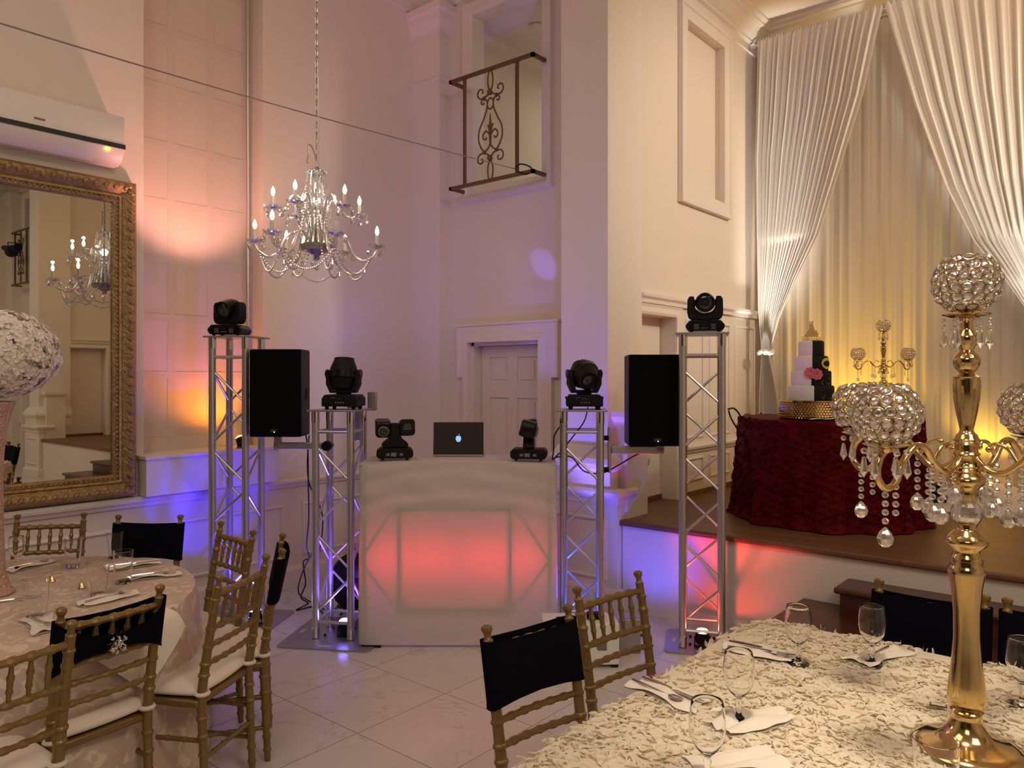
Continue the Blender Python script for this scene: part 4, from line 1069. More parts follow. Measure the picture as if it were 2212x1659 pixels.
chair((-2.785, 4.286), (-2.428, 4.344), TC, 'bare gold chiavari chair behind the round table, nearest the flowers')
chair((-2.206, 4.272), (-1.851, 4.272), TC, 'gold chiavari chair with flat black sash on the far side of the round table', 'band')
chair((-1.537, 4.067), (-1.318, 3.859), TC, 'bare gold chiavari chair at the round table, in front of the tall truss')
chair((-1.136, 2.977), (-1.066, 3.309), TC, 'bare gold chiavari chair at the round table seen from its back, nearest the marble aisle')
chair((-1.03, 3.43), (-1.13, 3.77), TC, 'gold chiavari chair with black sash seen edge-on at the round table', 'band')
chair((-1.503, 2.549), (-1.306, 2.832), TC, 'gold chiavari chair with black sash and sparkling brooch', 'bow')
chair((-1.392, 2.414), (-1.578, 2.124), TC, 'gold chiavari chair cut off by the lower left corner of the photo')
TR = (.9, 2.0)
chair((-.069, 2.383), (.176, 2.585), TR, 'gold chiavari chair with black sash in front of the draped booth', 'band')
chair((.242, 2.813), (.495, 3.034), TR, 'bare gold chiavari chair beside the ruffled table, in front of the white machines')
chair((1.414, 2.916), (1.672, 2.712), TR, 'gold chiavari chair with black sash in front of the stage steps, behind the candelabra', 'band')
chair((1.742, 2.664), (1.997, 2.459), TR, 'gold chiavari chair with black sash at the right edge of the photo', 'band')

# ------------------------------------------------------------------ round table with embroidered cloth
tc = W(TC[0], TC[1])
t = thing('round_table', 'round banquet table under the embroidered ivory cloth', 'table', tc, YAW)
B().lathe([(0, .725), (.83, .725), (.83, .750), (0, .750)], n=48).build('tabletop', M['white'], t)
for k in range(4):
    a = PI / 4 + k * PI / 2
    B().tube([(.45 * math.cos(a), .45 * math.sin(a), .725), (.52 * math.cos(a), .52 * math.sin(a), 0.0)], .014, 8).build('leg', M['alu'], t)
def cl(u, v):
    a = 2 * PI * u
    if v < .4: r = .85 * (v / .4); return (tc.x + r * math.cos(a), tc.y + r * math.sin(a), .760 + .0015 * math.sin(9 * r + 3 * a))
    k = (v - .4) / .6
    fold = math.sin(11 * a) * .6 + math.sin(19 * a + 1) * .4
    r = .85 + .018 * min(1, k * 8) + .05 * k + .035 * k * fold
    return (tc.x + r * math.cos(a), tc.y + r * math.sin(a), .757 - .745 * k + (0.0 if k > 0 else 0))
tag(B().grid(cl, 220, 40, wrap=True).build('tablecloth', M['satin'], fixn=False, ang=70), 'embroidered ivory satin cloth on the round table', 'tablecloth')
# ------------------------------------------------------------------ big table with ruffled ivory cloth
X0, X1, Y0t, Y1t = -1.20, .52, 1.26, 2.97
t = thing('banquet_table', 'square banquet table under the ruffled ivory cloth', 'table', ((X0 + X1) / 2, (Y0t + Y1t) / 2, 0))
hx = (X1 - X0) / 2; hy = (Y1t - Y0t) / 2
B().box(-hx + .03, hx - .03, -hy + .03, hy - .03, .72, .745).build('tabletop', M['white'], t)
for sx in (-1, 1):
    for sy in (-1, 1): B().tube([(sx * (hx - .15), sy * (hy - .15), .72), (sx * (hx - .12), sy * (hy - .12), 0)], .016, 8).build('leg', M['alu'], t)
rc = .16
def rrect(s):
    """rounded rect perimeter param s in 0..1 -> x,y,nx,ny"""
    w_, h_ = X1 - X0 - 2 * rc, Y1t - Y0t - 2 * rc; arc = PI * rc / 2; tot = 2 * w_ + 2 * h_ + 4 * arc; d = (s % 1) * tot
    segs = [(w_, (X0 + rc, Y0t), (1, 0), (0, -1)), (h_, (X1, Y0t + rc), (0, 1), (1, 0)), (w_, (X1 - rc, Y1t), (-1, 0), (0, 1)), (h_, (X0, Y1t - rc), (0, -1), (-1, 0))]
    cen = [(X1 - rc, Y0t + rc, -PI / 2), (X1 - rc, Y1t - rc, 0), (X0 + rc, Y1t - rc, PI / 2), (X0 + rc, Y0t + rc, PI)]
    for (L, p, dr, nn), (cx, cy, a0) in zip(segs, cen):
        if d < L: return p[0] + dr[0] * d, p[1] + dr[1] * d, nn[0], nn[1]
        d -= L
        if d < arc:
            a = a0 + d / rc; return cx + rc * math.cos(a), cy + rc * math.sin(a), math.cos(a), math.sin(a)
        d -= arc
    return X0 + rc, Y0t, 0, -1
def cl2(u, v):
    x, y, nx, ny = rrect(u); cx, cy = (X0 + X1) / 2, (Y0t + Y1t) / 2
    if v < .3: k = v / .3; return (cx + (x - cx) * k, cy + (y - cy) * k, .762)
    k = (v - .3) / .7; o = .012 * min(1, k * 10) + .05 * k + .03 * k * math.sin(2 * PI * u * 26)
    return (x + nx * o, y + ny * o, .760 - .748 * k)
rt = B().grid(cl2, 260, 20, wrap=True).build('ruffled_tablecloth', M['rosecloth'], fixn=False, ang=70)
tag(rt, 'ivory ruffled rosette cloth on the square table with the gold candelabra', 'tablecloth')
b = B(); rd = random.Random(11)
def ruffle(c, ax, up, ln, ht, curl, lean):
    """soft ribbon petal standing on the cloth and rolling over at its top"""
    ax = Vector(ax); up = Vector(up); sd = up.cross(ax); n = 9; rows = 4; vs = []
    p1_ = rd.uniform(0, 6.28); fq = rd.uniform(6, 11)
    for j in range(rows):
        q = j / (rows - 1) * 1.75
        for i in range(n):
            u = i / (n - 1) - .5; e = 1 - .35 * abs(2 * u) ** 4
            off = curl * (u * u - .08) * ln * 2.0
            wv = .0042 * math.sin(p1_ + u * fq) * (j / (rows - 1))
            h = ht * math.sin(q) * e * (1 + .15 * math.sin(p1_ * 2 + u * fq))
            vs.append(Vector(c) + ax * (u * ln * (1 + .12 * j / rows)) + sd * (off + wv + lean * ht * (1 - math.cos(q)) * 1.1) + up * (h - .001))
    fs = []
    for j in range(rows - 1):
        for i in range(n - 1):
            a = j * n + i; fs.append((a, a + 1, a + n + 1, a + n))
    b.add(vs, fs)
cen = []
while len(cen) < 640:
    p = (rd.uniform(X0 + .01, X1 - .01), rd.uniform(Y0t + .01, Y1t - .01)); cen.append(p)
for (x, y) in cen:
    R0 = rd.uniform(.020, .045); a0 = rd.uniform(0, 6.28)
    for ring in range(3):
        rr_ = R0 * (ring + .35) / 1.5; kn = 2 + ring * 2
        for k in range(kn):
            a = a0 + ring + 2 * PI * k / kn + rd.uniform(-.2, .2)
            px, py = x + rr_ * math.cos(a), y + rr_ * math.sin(a)
            ix = min(max(px, X0), X1); iy = min(max(py, Y0t), Y1t)
            # rounded corners
            ok = (px == ix and py == iy)
            for (qx, qy, sx, sy) in ((X0 + rc, Y1t - rc, -1, 1), (X1 - rc, Y1t - rc, 1, 1)):
                if (px - qx) * sx > 0 and (py - qy) * sy > 0 and math.hypot(px - qx, py - qy) > rc: ok = False
            if not ok: continue
            ruffle((px, py, .762), (-math.sin(a), math.cos(a), 0), (0, 0, 1), rd.uniform(.030, .050), rd.uniform(.008, .012), -1.0, rd.uniform(.3, 1.0))
for i in range(1500):
    s = rd.random(); k = rd.uniform(0, .22) ** 1.0; x, y, nx, ny = rrect(s); o = .010 * min(1, k * 10) + .05 * k
    a = rd.uniform(-.7, .7); ax = Vector((-ny, nx, 0)) * math.cos(a) + Vector((0, 0, 1)) * math.sin(a)
    ruffle((x + nx * o, y + ny * o, .760 - .748 * k), ax, (nx, ny, 0), rd.uniform(.03, .045), rd.uniform(.008, .015), 1.0, rd.uniform(-.8, .8))
rf = b.build('ruffles', M['rosecloth'], rt, fixn=False, ang=180); rf['kind'] = 'stuff'

# ------------------------------------------------------------------ tableware
def G(u, v, z): d = (EYE - z) * 1648 / (v - HOR); return W((u - 1106) / 1648 * d, d, z)
gobl = [(0, .002), (.034, .0), (.035, .003), (.018, .007), (.009, .014), (.0065, .026), (.0075, .042), (.010, .050), (.0065, .058), (.012, .066), (.026, .080), (.037, .100), (.0425, .125), (.0425, .150), (.0385, .180), (.036, .192), (.0345, .1925), (.037, .180), (.0410, .150), (.0410, .125), (.0355, .101), (.0245, .082), (.010, .070), (0, .068)]
tumb = [(0, .0), (.029, .0), (.031, .003), (.037, .060), (.0425, .142), (.0410, .1425), (.0355, .060), (.0290, .014), (0, .012)]
gp = {}
def glass(kind, label, pos, s=1.0, group=None):
    if kind not in gp:
        o = B().lathe(gobl if kind == 'goblet' else tumb, n=32, cap=False).build('water_goblet' if kind == 'goblet' else 'drinking_glass', M['glass'], ang=60); gp[kind] = o
    else: o = gp[kind].copy(); COL.objects.link(o)
    o.location = pos; o.scale = (s, s, s)
    tag(o, label, 'glass', group); return o
ZR = .770
gl = 'stemmed water goblets on the ruffled table'
glass('goblet', 'stemmed water goblet near the corner of the ruffled table by the red truss', G(1724, 1434, ZR), 1.0, gl)
glass('goblet', 'stemmed water goblet in front of the black chair sash and wood steps', G(1884, 1434, ZR), 1.0, gl)
glass('goblet', 'stemmed water goblet second from the front along the left edge of the ruffled table', G(1596, 1556, ZR), 1.0, gl)
glass('goblet', 'nearest stemmed water goblet, cut off by the bottom of the photo', G(1528, 1690, ZR), 1.0, gl)
glass('goblet', 'stemmed water goblet cut off by the right edge of the photo', G(2208, 1522, ZR), 1.0, gl)
glass('tumbler', 'clear wide glass in front of the base of the gold candelabra', G(2022, 1755, ZR), 1.12, gl)
gl = 'clear glasses on the round table'
ZL = .763
glass('tumbler', 'clear tumbler nearest the flower vase, on the near side of the round table', G(78, 1335, ZL), 1.12, gl)
glass('tumbler', 'clear tumbler beside the two gold bells', G(211, 1286, ZL), 1.05, gl)
glass('tumbler', 'clear tumbler at the right of the round table in front of the black sash', G(266, 1259, ZL), 1.05, gl)
glass('tumbler', 'clear tumbler in front of the bare chair by the wall', G(158, 1224, ZL), 1.0, gl)
glass('tumbler', 'clear tumbler farthest back under the black sash of the far chair', G(249, 1205, ZL), .95, gl)
glass('goblet', 'stemmed glass beside the gold vase on the round table', G(36, 1230, ZL), .85, gl)
nap = None
def napkin(label, c, yaw, w_=.10, l=.24, group=None, cut=True):
    rd2 = random.Random(label)
    ph = rd2.uniform(0, 6)
    def fn(u, v):
        return ((u - .5) * w_ * (1 + .16 * math.sin(5 * v + ph) + .05 * math.sin(17 * v)), (v - .5) * l * (1 + .05 * math.sin(6 * u + ph)), .005 + .007 * abs(math.sin(2 * PI * u + .5 * math.sin(5 * v + ph))) + .003 * math.sin(9 * u + 7 * v + ph) + .004 * math.sin(PI * v) ** 4)
    b_ = B().grid(fn, 16, 20); top_n = len(b_.v)
    b_.v += [(x, y, .0) for x, y, z in b_.v[:top_n]]; b_.f += [tuple(i + top_n for i in reversed(f)) for f in b_.f]
    tag(b_.build('napkin', M['napkin'], fixn=False, ang=60, loc=c, rot=(0, 0, yaw)), label, 'napkin', group)
def fork_mesh():
    b_ = B(); b_.tube(bez([(0, -.10, .004), (0, -.05, .005), (0, .02, .004), (0, .045, .007)], 5), [.0045 - .0018 * min(1, i / 10) for i in range(16)], 8)
    b_.prism([(-.004, .043), (-.010, .055), (-.011, .062), (.011, .062), (.010, .055), (.004, .043)], .0065, .0085, lambda x, y, z: (x, z, y))
    for k in range(4): b_.tube([(-.009 + .006 * k, .060, .0075), (-.0095 + .0063 * k, .098, .0045)], [.0017, .001], 5)
    return b_
def knife_mesh():
    b_ = B(); b_.tube([(0, -.11, .005), (0, -.06, .006), (0, .005, .005)], [.0045, .006, .0045], 8)
    b_.prism([(-.004, .0), (.006, .0), (.009, .03), (.009, .08), (.003, .112), (-.004, .12)], .004, .0056, lambda x, y, z: (x, z, y)); return b_
def spoon_mesh():
    b_ = B(); b_.tube(bez([(0, -.10, .004), (0, -.04, .005), (0, .03, .004), (0, .05, .006)], 5), [.0045 - .002 * min(1, i / 10) for i in range(16)], 8)
    b_.sph((0, .072, .006), 1, 12, 6, (.017, .026, .004)); return b_
cm = {'fork': fork_mesh, 'knife': knife_mesh, 'spoon': spoon_mesh}; cp = {}
def cutlery(kind, label, c, yaw, group):
    if kind not in cp: cp[kind] = o = cm[kind]().build(kind, M['steel'])
    else: o = cp[kind].copy(); COL.objects.link(o)
    o.location = c; o.rotation_euler = (0, 0, yaw); tag(o, label, kind, group)
def setting(where, c, yaw, group, kinds, z=ZR, lean=(.0,)):
    napkin('ivory napkin ' + where, c, yaw, group='napkins on the ' + group)
    for k, (kd, off, dy, da) in enumerate(kinds):
        v = RZ(yaw) @ Vector((off, dy, 0)); cutlery(kd, 'steel %s %s' % (kd, where), Vector(c) + v + Vector((0, 0, .011)), yaw + da, 'cutlery on the ' + group)
def wy(u0, v0, u1, v1, z):  # heading between two pixels on a plane
    a = G(u0, v0, z); b_ = G(u1, v1, z); d = b_ - a; return math.atan2(d.y, d.x) - PI / 2
setting('near the corner of the ruffled table by the red truss', G(1640, 1412, ZR), wy(1560, 1395, 1720, 1425, ZR), 'ruffled table', (('fork', .018, 0, .1), ('knife', -.02, 0, -.05)))
setting('under the goblet before the wood steps', G(1898, 1420, ZR), wy(1965, 1402, 1850, 1436, ZR), 'ruffled table', (('fork', .01, .01, .15),))
setting('at the left edge of the ruffled table by the bare chair', G(1440, 1502, ZR), wy(1380, 1480, 1540, 1545, ZR), 'ruffled table', (('spoon', .02, -.02, -.05), ('knife', -.02, 0, -.02)))
setting('beside the second goblet of the ruffled table', G(1625, 1560, ZR), wy(1560, 1580, 1680, 1550, ZR), 'ruffled table', ())
setting('at the bottom edge beside the nearest goblet', G(1590, 1650, ZR), wy(1530, 1660, 1660, 1645, ZR), 'ruffled table', ())
gz = 'round table'
setting('at the right of the round table by the tumbler', G(330, 1245, ZL), wy(250, 1258, 400, 1240, ZL), gz, (('knife', .0, 0, .08), ('fork', .03, 0, -.05)), ZL)
setting('on the far side of the round table by the black sash', G(290, 1222, ZL), wy(220, 1232, 370, 1213, ZL), gz, (('knife', .02, 0, .0),), ZL)
setting('hanging near the brooch chair on the round table', G(90, 1350, ZL), wy(60, 1315, 115, 1385, ZL), gz, (('fork', .005, -.01, .25),), ZL)
setting('beside the stemmed glass near the vase', G(60, 1224, ZL), wy(20, 1230, 90, 1212, ZL), gz, (('spoon', .01, 0, -.2),), ZL)
setting('by the tumbler with the bells', G(235, 1295, ZL), wy(200, 1300, 270, 1285, ZL), gz, (('fork', .0, 0, .1),), ZL)
cutlery('knife', 'steel knife lying on bare cloth at the foot of the gold vase', G(28, 1298, ZL) + Vector((0, 0, .002)), wy(0, 1300, 55, 1292, ZL), 'cutlery on the round table')
# napkin corner hanging over the edge of the round table
def hang(u, v):
    c = W(TC[0] + .885 * math.cos(-.35 + .0), TC[1] + .885 * math.sin(-.35), .765)
    ex = W(.35, .94) * .0
    a = -.62 + .50 * u; r = .872 + .03 * v + .012 * math.sin(6 * u + 2 * v) + .02
    z = .766 - .26 * v * (1 - abs(2 * u - 1.1) * .8)
    if v < .25: r = .70 + (.892 - .70) * v / .25; z = .7695
    return W(TC[0] + r * math.cos(a), TC[1] + r * math.sin(a), z)
tag(B().grid(hang, 16, 20).build('napkin', M['napkin'], fixn=False, ang=180), 'ivory napkin with its corner hanging over the edge of the round table', 'napkin', 'napkins on the round table')
# bells
for (u, v, lab) in ((112, 1256, 'small gold bell nearer the vase'), (176, 1270, 'small gold bell beside the tumbler')):
    b_ = B().lathe([(.016, 0), (.015, .004), (.010, .010), (.008, .022), (.004, .027), (0, .028)], n=16).tube([(.005 * math.cos(a), 0, .032 + .005 * math.sin(a)) for a in [2 * PI * i / 10 for i in range(10)]], .0012, 5, closed=True)
    tag(b_.build('bell', M['gold'], loc=G(u, v, ZL)), lab, 'bell', 'gold bells on the round table')
# little framed tag on ruffled table
tg = B().box(-.022, .022, -.011, .011, .0, .003).build('place_tag', M['brass'], loc=G(2027, 1524, ZR + .008), rot=(0, 0, YAW - .5)); tag(tg, 'tiny framed tag lying on the ruffled cloth by the candelabra', 'tag')
B().box(-.018, .018, -.008, .008, .003, .0036).build('card', M['napkin'], tg)

# ------------------------------------------------------------------ flower vase on the round table
vc = W(-2.29, 3.36, .762)
t = thing('flower_vase', 'tall rose gold sequined vase on the round table', 'vase', vc)
pf = [(.085, 0), (.088, .01), (.07, .03), (.052, .10), (.045, .25), (.043, .45), (.045, .60), (.055, .72), (.075, .80), (.092, .85), (.088, .85), (.070, .80), (0, .78)]
b = B().lathe(pf, n=32)
b.build('vase_body', M['vase'], t)
fc = vc + Vector((0, 0, 1.06))
t = thing('flower_ball', 'large ball of ivory and blush hydrangea flowers on the tall vase', 'flowers', fc)
b = B(); rd = random.Random(4)
R_ = .25
def floret(c, n, s):
    n = Vector(n).normalized(); a = n.orthogonal().normalized(); q = n.cross(a); r0 = rd.uniform(0, 6.28)
    for k in range(4):
        an = r0 + k * PI / 2; d = a * math.cos(an) + q * math.sin(an); e = n.cross(d)
        c0 = Vector(c)
        pts = [c0, c0 + d * s * .55 + e * s * .42 + n * s * .22, c0 + d * s * 1.0 + n * s * rd.uniform(-.15, .35), c0 + d * s * .55 - e * s * .42 + n * s * .22]
        b.add(pts, [(0, 1, 2, 3)])
for i in range(2400):
    z = 1 - 2 * (i + .5) / 2400; r = math.sqrt(1 - z * z); a = i * 2.399963
    n = Vector((r * math.cos(a), r * math.sin(a), z)); n += Vector((rd.gauss(0, .12), rd.gauss(0, .12), rd.gauss(0, .12))); n.normalize()
    lump = 1 + .07 * math.sin(5 * a) * math.sin(6 * z) + rd.uniform(-.07, .03)
    c_ = n * R_ * lump; c_.z *= .74
    floret(c_, n, rd.uniform(.020, .032))
fl = b.build('petals', M['petal'], t, fixn=False, smooth=False); fl['kind'] = 'stuff'
B().sph((0, 0, 0), R_ * .90, 20, 14, (1, 1, .72)).build('flower_core', mat('inner_petals', (.74, .68, .54), .9), t)
b = B()
for k in range(5):
    a = k * 1.3; b.tube([(0, 0, -.12), (.02 * math.cos(a), .02 * math.sin(a), -.22), (.012 * math.cos(a), .012 * math.sin(a), -.28)], .004, 5)
b.build('stems', mat('green_stem', (.10, .14, .05), .7), t)

# ------------------------------------------------------------------ crystal candelabra
def torus_ring(b, c, n, r, rr, m=10, k=4):
    n = Vector(n).normalized(); a = n.orthogonal().normalized(); q = n.cross(a); c = Vector(c)
    b.tube([c + (a * math.cos(2 * PI * i / m) + q * math.sin(2 * PI * i / m)) * r for i in range(m)], rr, k, closed=True)
def globe(parent, c, R=.0785, tilt=None, name='crystal_globe', wire=M['goldwire']):
    Mt = T(*c) @ (tilt if tilt is not None else Matrix.Identity(4))
    b = B(); cb = B(); rows = [-56, -33, -12, 9, 30, 49]
    for ri, la in enumerate(rows):
        ph = math.radians(la); cnt = max(7, int(round(2 * PI * R * math.cos(ph) / .0262)))
        for k in range(cnt):
            a = 2 * PI * (k + .5 * (ri % 2)) / cnt; n = Vector((math.cos(ph) * math.cos(a), math.cos(ph) * math.sin(a), math.sin(ph)))
            torus_ring(b, n * R, n, .0128, .0016)
            s = B().sph((0, 0, 0), 1, 8, 5, (.0105, .0105, .0062)); q = n.to_track_quat('Z', 'Y').to_matrix().to_4x4()
            cb.join(s, T(*(n * R)) @ q)
    b.lathe([(.016, -R * .98), (.035, -R * .90), (.032, -R * .88), (0, -R * .92)], n=16)
    o = b.xf(Mt).build(name, wire, parent)
    cb.xf(Mt).build('crystal_beads', M['crystal'], o, ang=25)
    return o
def drop(b, p, kinds, s=1.0):
    """hanging crystals below p: list of 'b' bead, 'p' pointed prism, 't' teardrop ball"""
    z = p[2] - .006 * s
    for k in kinds:
        if k == 'b': b.sph((p[0], p[1], z - .008 * s), .0085 * s, 8, 5, (1, 1, .95)); z -= .021 * s
        elif k == 'o': b.sph((p[0], p[1], z - .006 * s), .0068 * s, 8, 5, (.8, .8, 1)); z -= .015 * s
        elif k == 'p': b.lathe([(0, 0), (.0045 * s, -.003 * s), (.0105 * s, -.036 * s), (0, -.052 * s)], (p[0], p[1], z), 8); z -= .055 * s
        elif k == 't': b.lathe([(0, .0), (.004 * s, -.003 * s), (.014 * s, -.014 * s), (.0195 * s, -.027 * s), (.0165 * s, -.040 * s), (.008 * s, -.048 * s), (0, -.050 * s)], (p[0], p[1], z), 10); z -= .05 * s
def hook(b, p, z1): b.tube([(p[0], p[1], p[2]), (p[0], p[1], z1)], .0007, 4)
def plate_with_drops(parent, c, r, kinds, nd=6, up=False):
    b = B().lathe([(.013, -.012), (.018, -.004), (r * .6, -.001), (r, .006), (r + .002, .008), (r * .55, .003), (.012, .001)], c, 28)
    o = b.build('drip_plate', M['gold'], parent)
    cb = B(); hk = B()
    for k in range(nd):
        a = 2 * PI * (k + .25) / nd; p = (c[0] + r * .93 * math.cos(a), c[1] + r * .93 * math.sin(a), c[2] + .004)
        drop(cb, p, kinds)
    cb.build('crystal_drops', M['crystal'], o, ang=20)
    return o
PZ = lambda v: (EYE - (v - HOR) * 1.95 / 1648) - .765
K = 1.95 / 1648
def candelabra(label, loc, rz, arms, group):
    t = thing('candelabra', label, 'candelabra', loc, rz, group)
    pr = [(.0, .0), (.128, .0), (.132, .004), (.130, .010), (.105, .020), (.075, .028), (.055, .042), (.044, .060), (.036, .078), (.034, .095), (.038, .100), (.033, .106),
          (.044, .115), (.0445, .135), (.0415, .170), (.035, .225), (.0305, .290), (.031, .355), (.036, .415), (.042, .450), (.0435, .460), (.041, .468), (.036, .476), (.038, .486), (.036, .495),
          (.030, .503), (.031, .512), (.044, .522), (.050, .530), (.0485, .540), (.038, .552), (.028, .562), (.023, .568), (.025, .574), (.022, .582), (.023, .590), (0, .592)]
    B().lathe(pr, n=40).build('base_and_column', M['gold'], t, ang=60)
    zc = PZ(1110)
    B().sph((0, 0, zc), .037, 14, 9).build('crystal_ball', M['crystal'], t, ang=10)
    px = [(1083, 20), (1076, 21), (1070, 23), (1064, 22), (1058, 22), (1050, 30), (1043, 38), (1036, 39), (1028, 33), (1022, 27), (1018, 29), (1012, 24), (1008, 26), (1002, 21), (996, 20), (990, 22), (984, 24),
          (982, 27), (976, 22), (972, 22), (962, 22), (960, 28), (955, 24), (950, 26), (945, 22), (940, 21), (936, 16), (930, 13), (915, 16), (895, 20), (865, 25), (840, 27), (824, 27), (818, 25), (815, 27), (811, 21), (806, 15), (802, 17), (797, 22), (788, 26), (779, 27), (772, 25), (763, 18), (757, 13), (753, 15), (748, 18), (740, 22), (732, 23), (724, 21), (715, 14), (708, 13), (702, 14), (696, 12), (688, 12)]
    B().lathe([(0, PZ(1085))] + [(r * K * 1.0, PZ(v)) for v, r in px] + [(0, PZ(686))], n=36).build('turned_stem', M['gold'], t, ang=60)
    tp = plate_with_drops(t, (0, 0, PZ(686)), .055, ('o', 'o', 'p'), 6)
    B().lathe([(.013, 0), (.018, .004), (.014, .014), (.022, .024), (.0, .026)], (0, 0, PZ(684)), 20).build('candle_cup', M['gold'], tp)
    globe(t, (0, 0, PZ(670) + .070))
    zh = PZ(990)
    for a in arms:
        Ra = RZ(a)
        b = B(); path = bez([(.020, 0, zh + .005), (.045, 0, zh - .022), (.085, 0, zh - .032), (.125, 0, zh - .005), (.155, 0, zh + .030), (.195, 0, zh + .036), (.238, 0, zh - .002), (.262, 0, zh - .048), (.298, 0, zh - .060), (.325, 0, zh - .030), (.318, 0, zh + .010), (.298, 0, zh + .030)], 6)
        rs = [.0085] * len(path)
        b.tube(path, rs, 16)
        b.tube(bez([(.125, 0, zh - .005), (.100, 0, zh + .030), (.070, 0, zh + .040), (.055, 0, zh + .028)], 5), .005, 12).sph((.055, 0, zh + .026), .008, 14, 10)
        arm = b.xf(Ra).build('arm', M['gold'], t)
        c = Ra @ Vector((.298, 0, zh + .038))
        plate_with_drops(arm, c, .050, ('b', 'p'), 6)
        g = globe(arm, (c.x, c.y, c.z + .082), tilt=Ra @ RY(.12))
        for q, (xx, zz, kk) in enumerate(((.10, zh - .030, ('o', 'b', 'b', 'b', 't')), (.13, zh - .0, ('o', 'b', 'b', 'b', 'b', 't')), (.298, zh - .062, ('b', 'b', 'b', 'b', 't')), (.262, zh - .045, ('b', 'b', 'b', 'b')), (.05, zh - .03, ('o', 'o', 't')))):
            p = Ra @ Vector((xx, 0, zz)); cb = B(); drop(cb, p, kk); cb.build('crystal_strand', M['crystal'], arm, ang=20)
    return t
cb_loc = W(1.165, 1.955, .766)
th0 = YAW + math.radians(202)
ca = candelabra('tall gold crystal candelabra standing on the ruffled ivory cloth', cb_loc, 0, [YAW + math.radians(q_) for q_ in (205, 121, 28, -60)], 'gold crystal candelabras')
arms_ = [c for c in ca.children if c.name.startswith('arm')]
skipn = {arms_[1].name, arms_[3].name}
sd = W((1908 - 1106) / 1648 * 6.75, 6.75, 1.265)
c2 = copy_tree(ca, None, skipn); c2.location = sd; c2.rotation_euler = (0, 0, math.radians(-24)); c2['label'] = 'gold crystal candelabra on the stage behind the red table'
c2.scale = (.76, .76, .76)
tag(B().lathe([(.0, 0), (.20, 0), (.20, .02), (.10, .05), (.08, .52), (.19, .58), (.19, .602), (0, .602)], n=28).build('side_pedestal', M['white'], loc=(sd.x, sd.y, .66)), 'low white pedestal under the stage candelabra, behind the red table', 'pedestal')

# ------------------------------------------------------------------ cake table
cc = W(2.39, 5.78, .66)
t = thing('cake_table', 'round table under the burgundy rosette cloth on the stage', 'table', cc)
B().lathe([(0, .72), (.60, .72), (.60, .745), (0, .745)], n=40).build('tabletop', M['white'], t)
for k in range(3):
    a = k * 2 * PI / 3; B().tube([(.05 * math.cos(a), .05 * math.sin(a), .72), (.35 * math.cos(a), .35 * math.sin(a), 0.01)], .018, 8).build('leg', M['alu'], t)
rd = random.Random(9)
def rcl(u, v):
    a = 2 * PI * u
    q = .006 * math.sin(31 * a + 17 * v) * math.sin(43 * v * 3 + 5 * a)
    if v < .3: r = .63 * v / .3; return (cc.x + r * math.cos(a), cc.y + r * math.sin(a), .66 + .755 + .004 * math.sin(40 * r + 6 * a) * math.sin(9 * a))
    k = (v - .3) / .7; fold = math.sin(9 * a + .6) * .55 + math.sin(16 * a + 2) * .35 + math.sin(27 * a) * .15
    r = .63 + .012 * min(1, 8 * k) + .035 * k + .045 * k * fold + q + (.02 * max(0, k - .9) * 10)
    return (cc.x + r * math.cos(a), cc.y + r * math.sin(a), .66 + .750 - .742 * k)
rc_ = B().grid(rcl, 300, 90, wrap=True).build('burgundy_tablecloth', M['redcloth'], fixn=False, ang=180)
tag(rc_, 'burgundy rosette cloth falling to the stage floor from the cake table', 'tablecloth')
b = B(); b_save = b
for i in range(1700):
    a = rd.uniform(0, 2 * PI); k = rd.random(); fold = math.sin(9 * a + .6) * .55 + math.sin(16 * a + 2) * .35
    r = .642 + .035 * k + .045 * k * fold + .003; n = Vector((math.cos(a), math.sin(a), 0)); c = Vector((cc.x, cc.y, 0)) + n * r + Vector((0, 0, .66 + .750 - .742 * k))
    bb_ = rd.uniform(0, 6.28); ax = Vector((-n.y, n.x, 0)) * math.cos(bb_) + Vector((0, 0, 1)) * math.sin(bb_)
    ruffle(c, ax, n, rd.uniform(.03, .05), rd.uniform(.006, .012), 1, rd.uniform(-1, 1))
rr2 = b.build('rosettes', M['redcloth'], rc_, fixn=False, ang=180); rr2['kind'] = 'stuff'
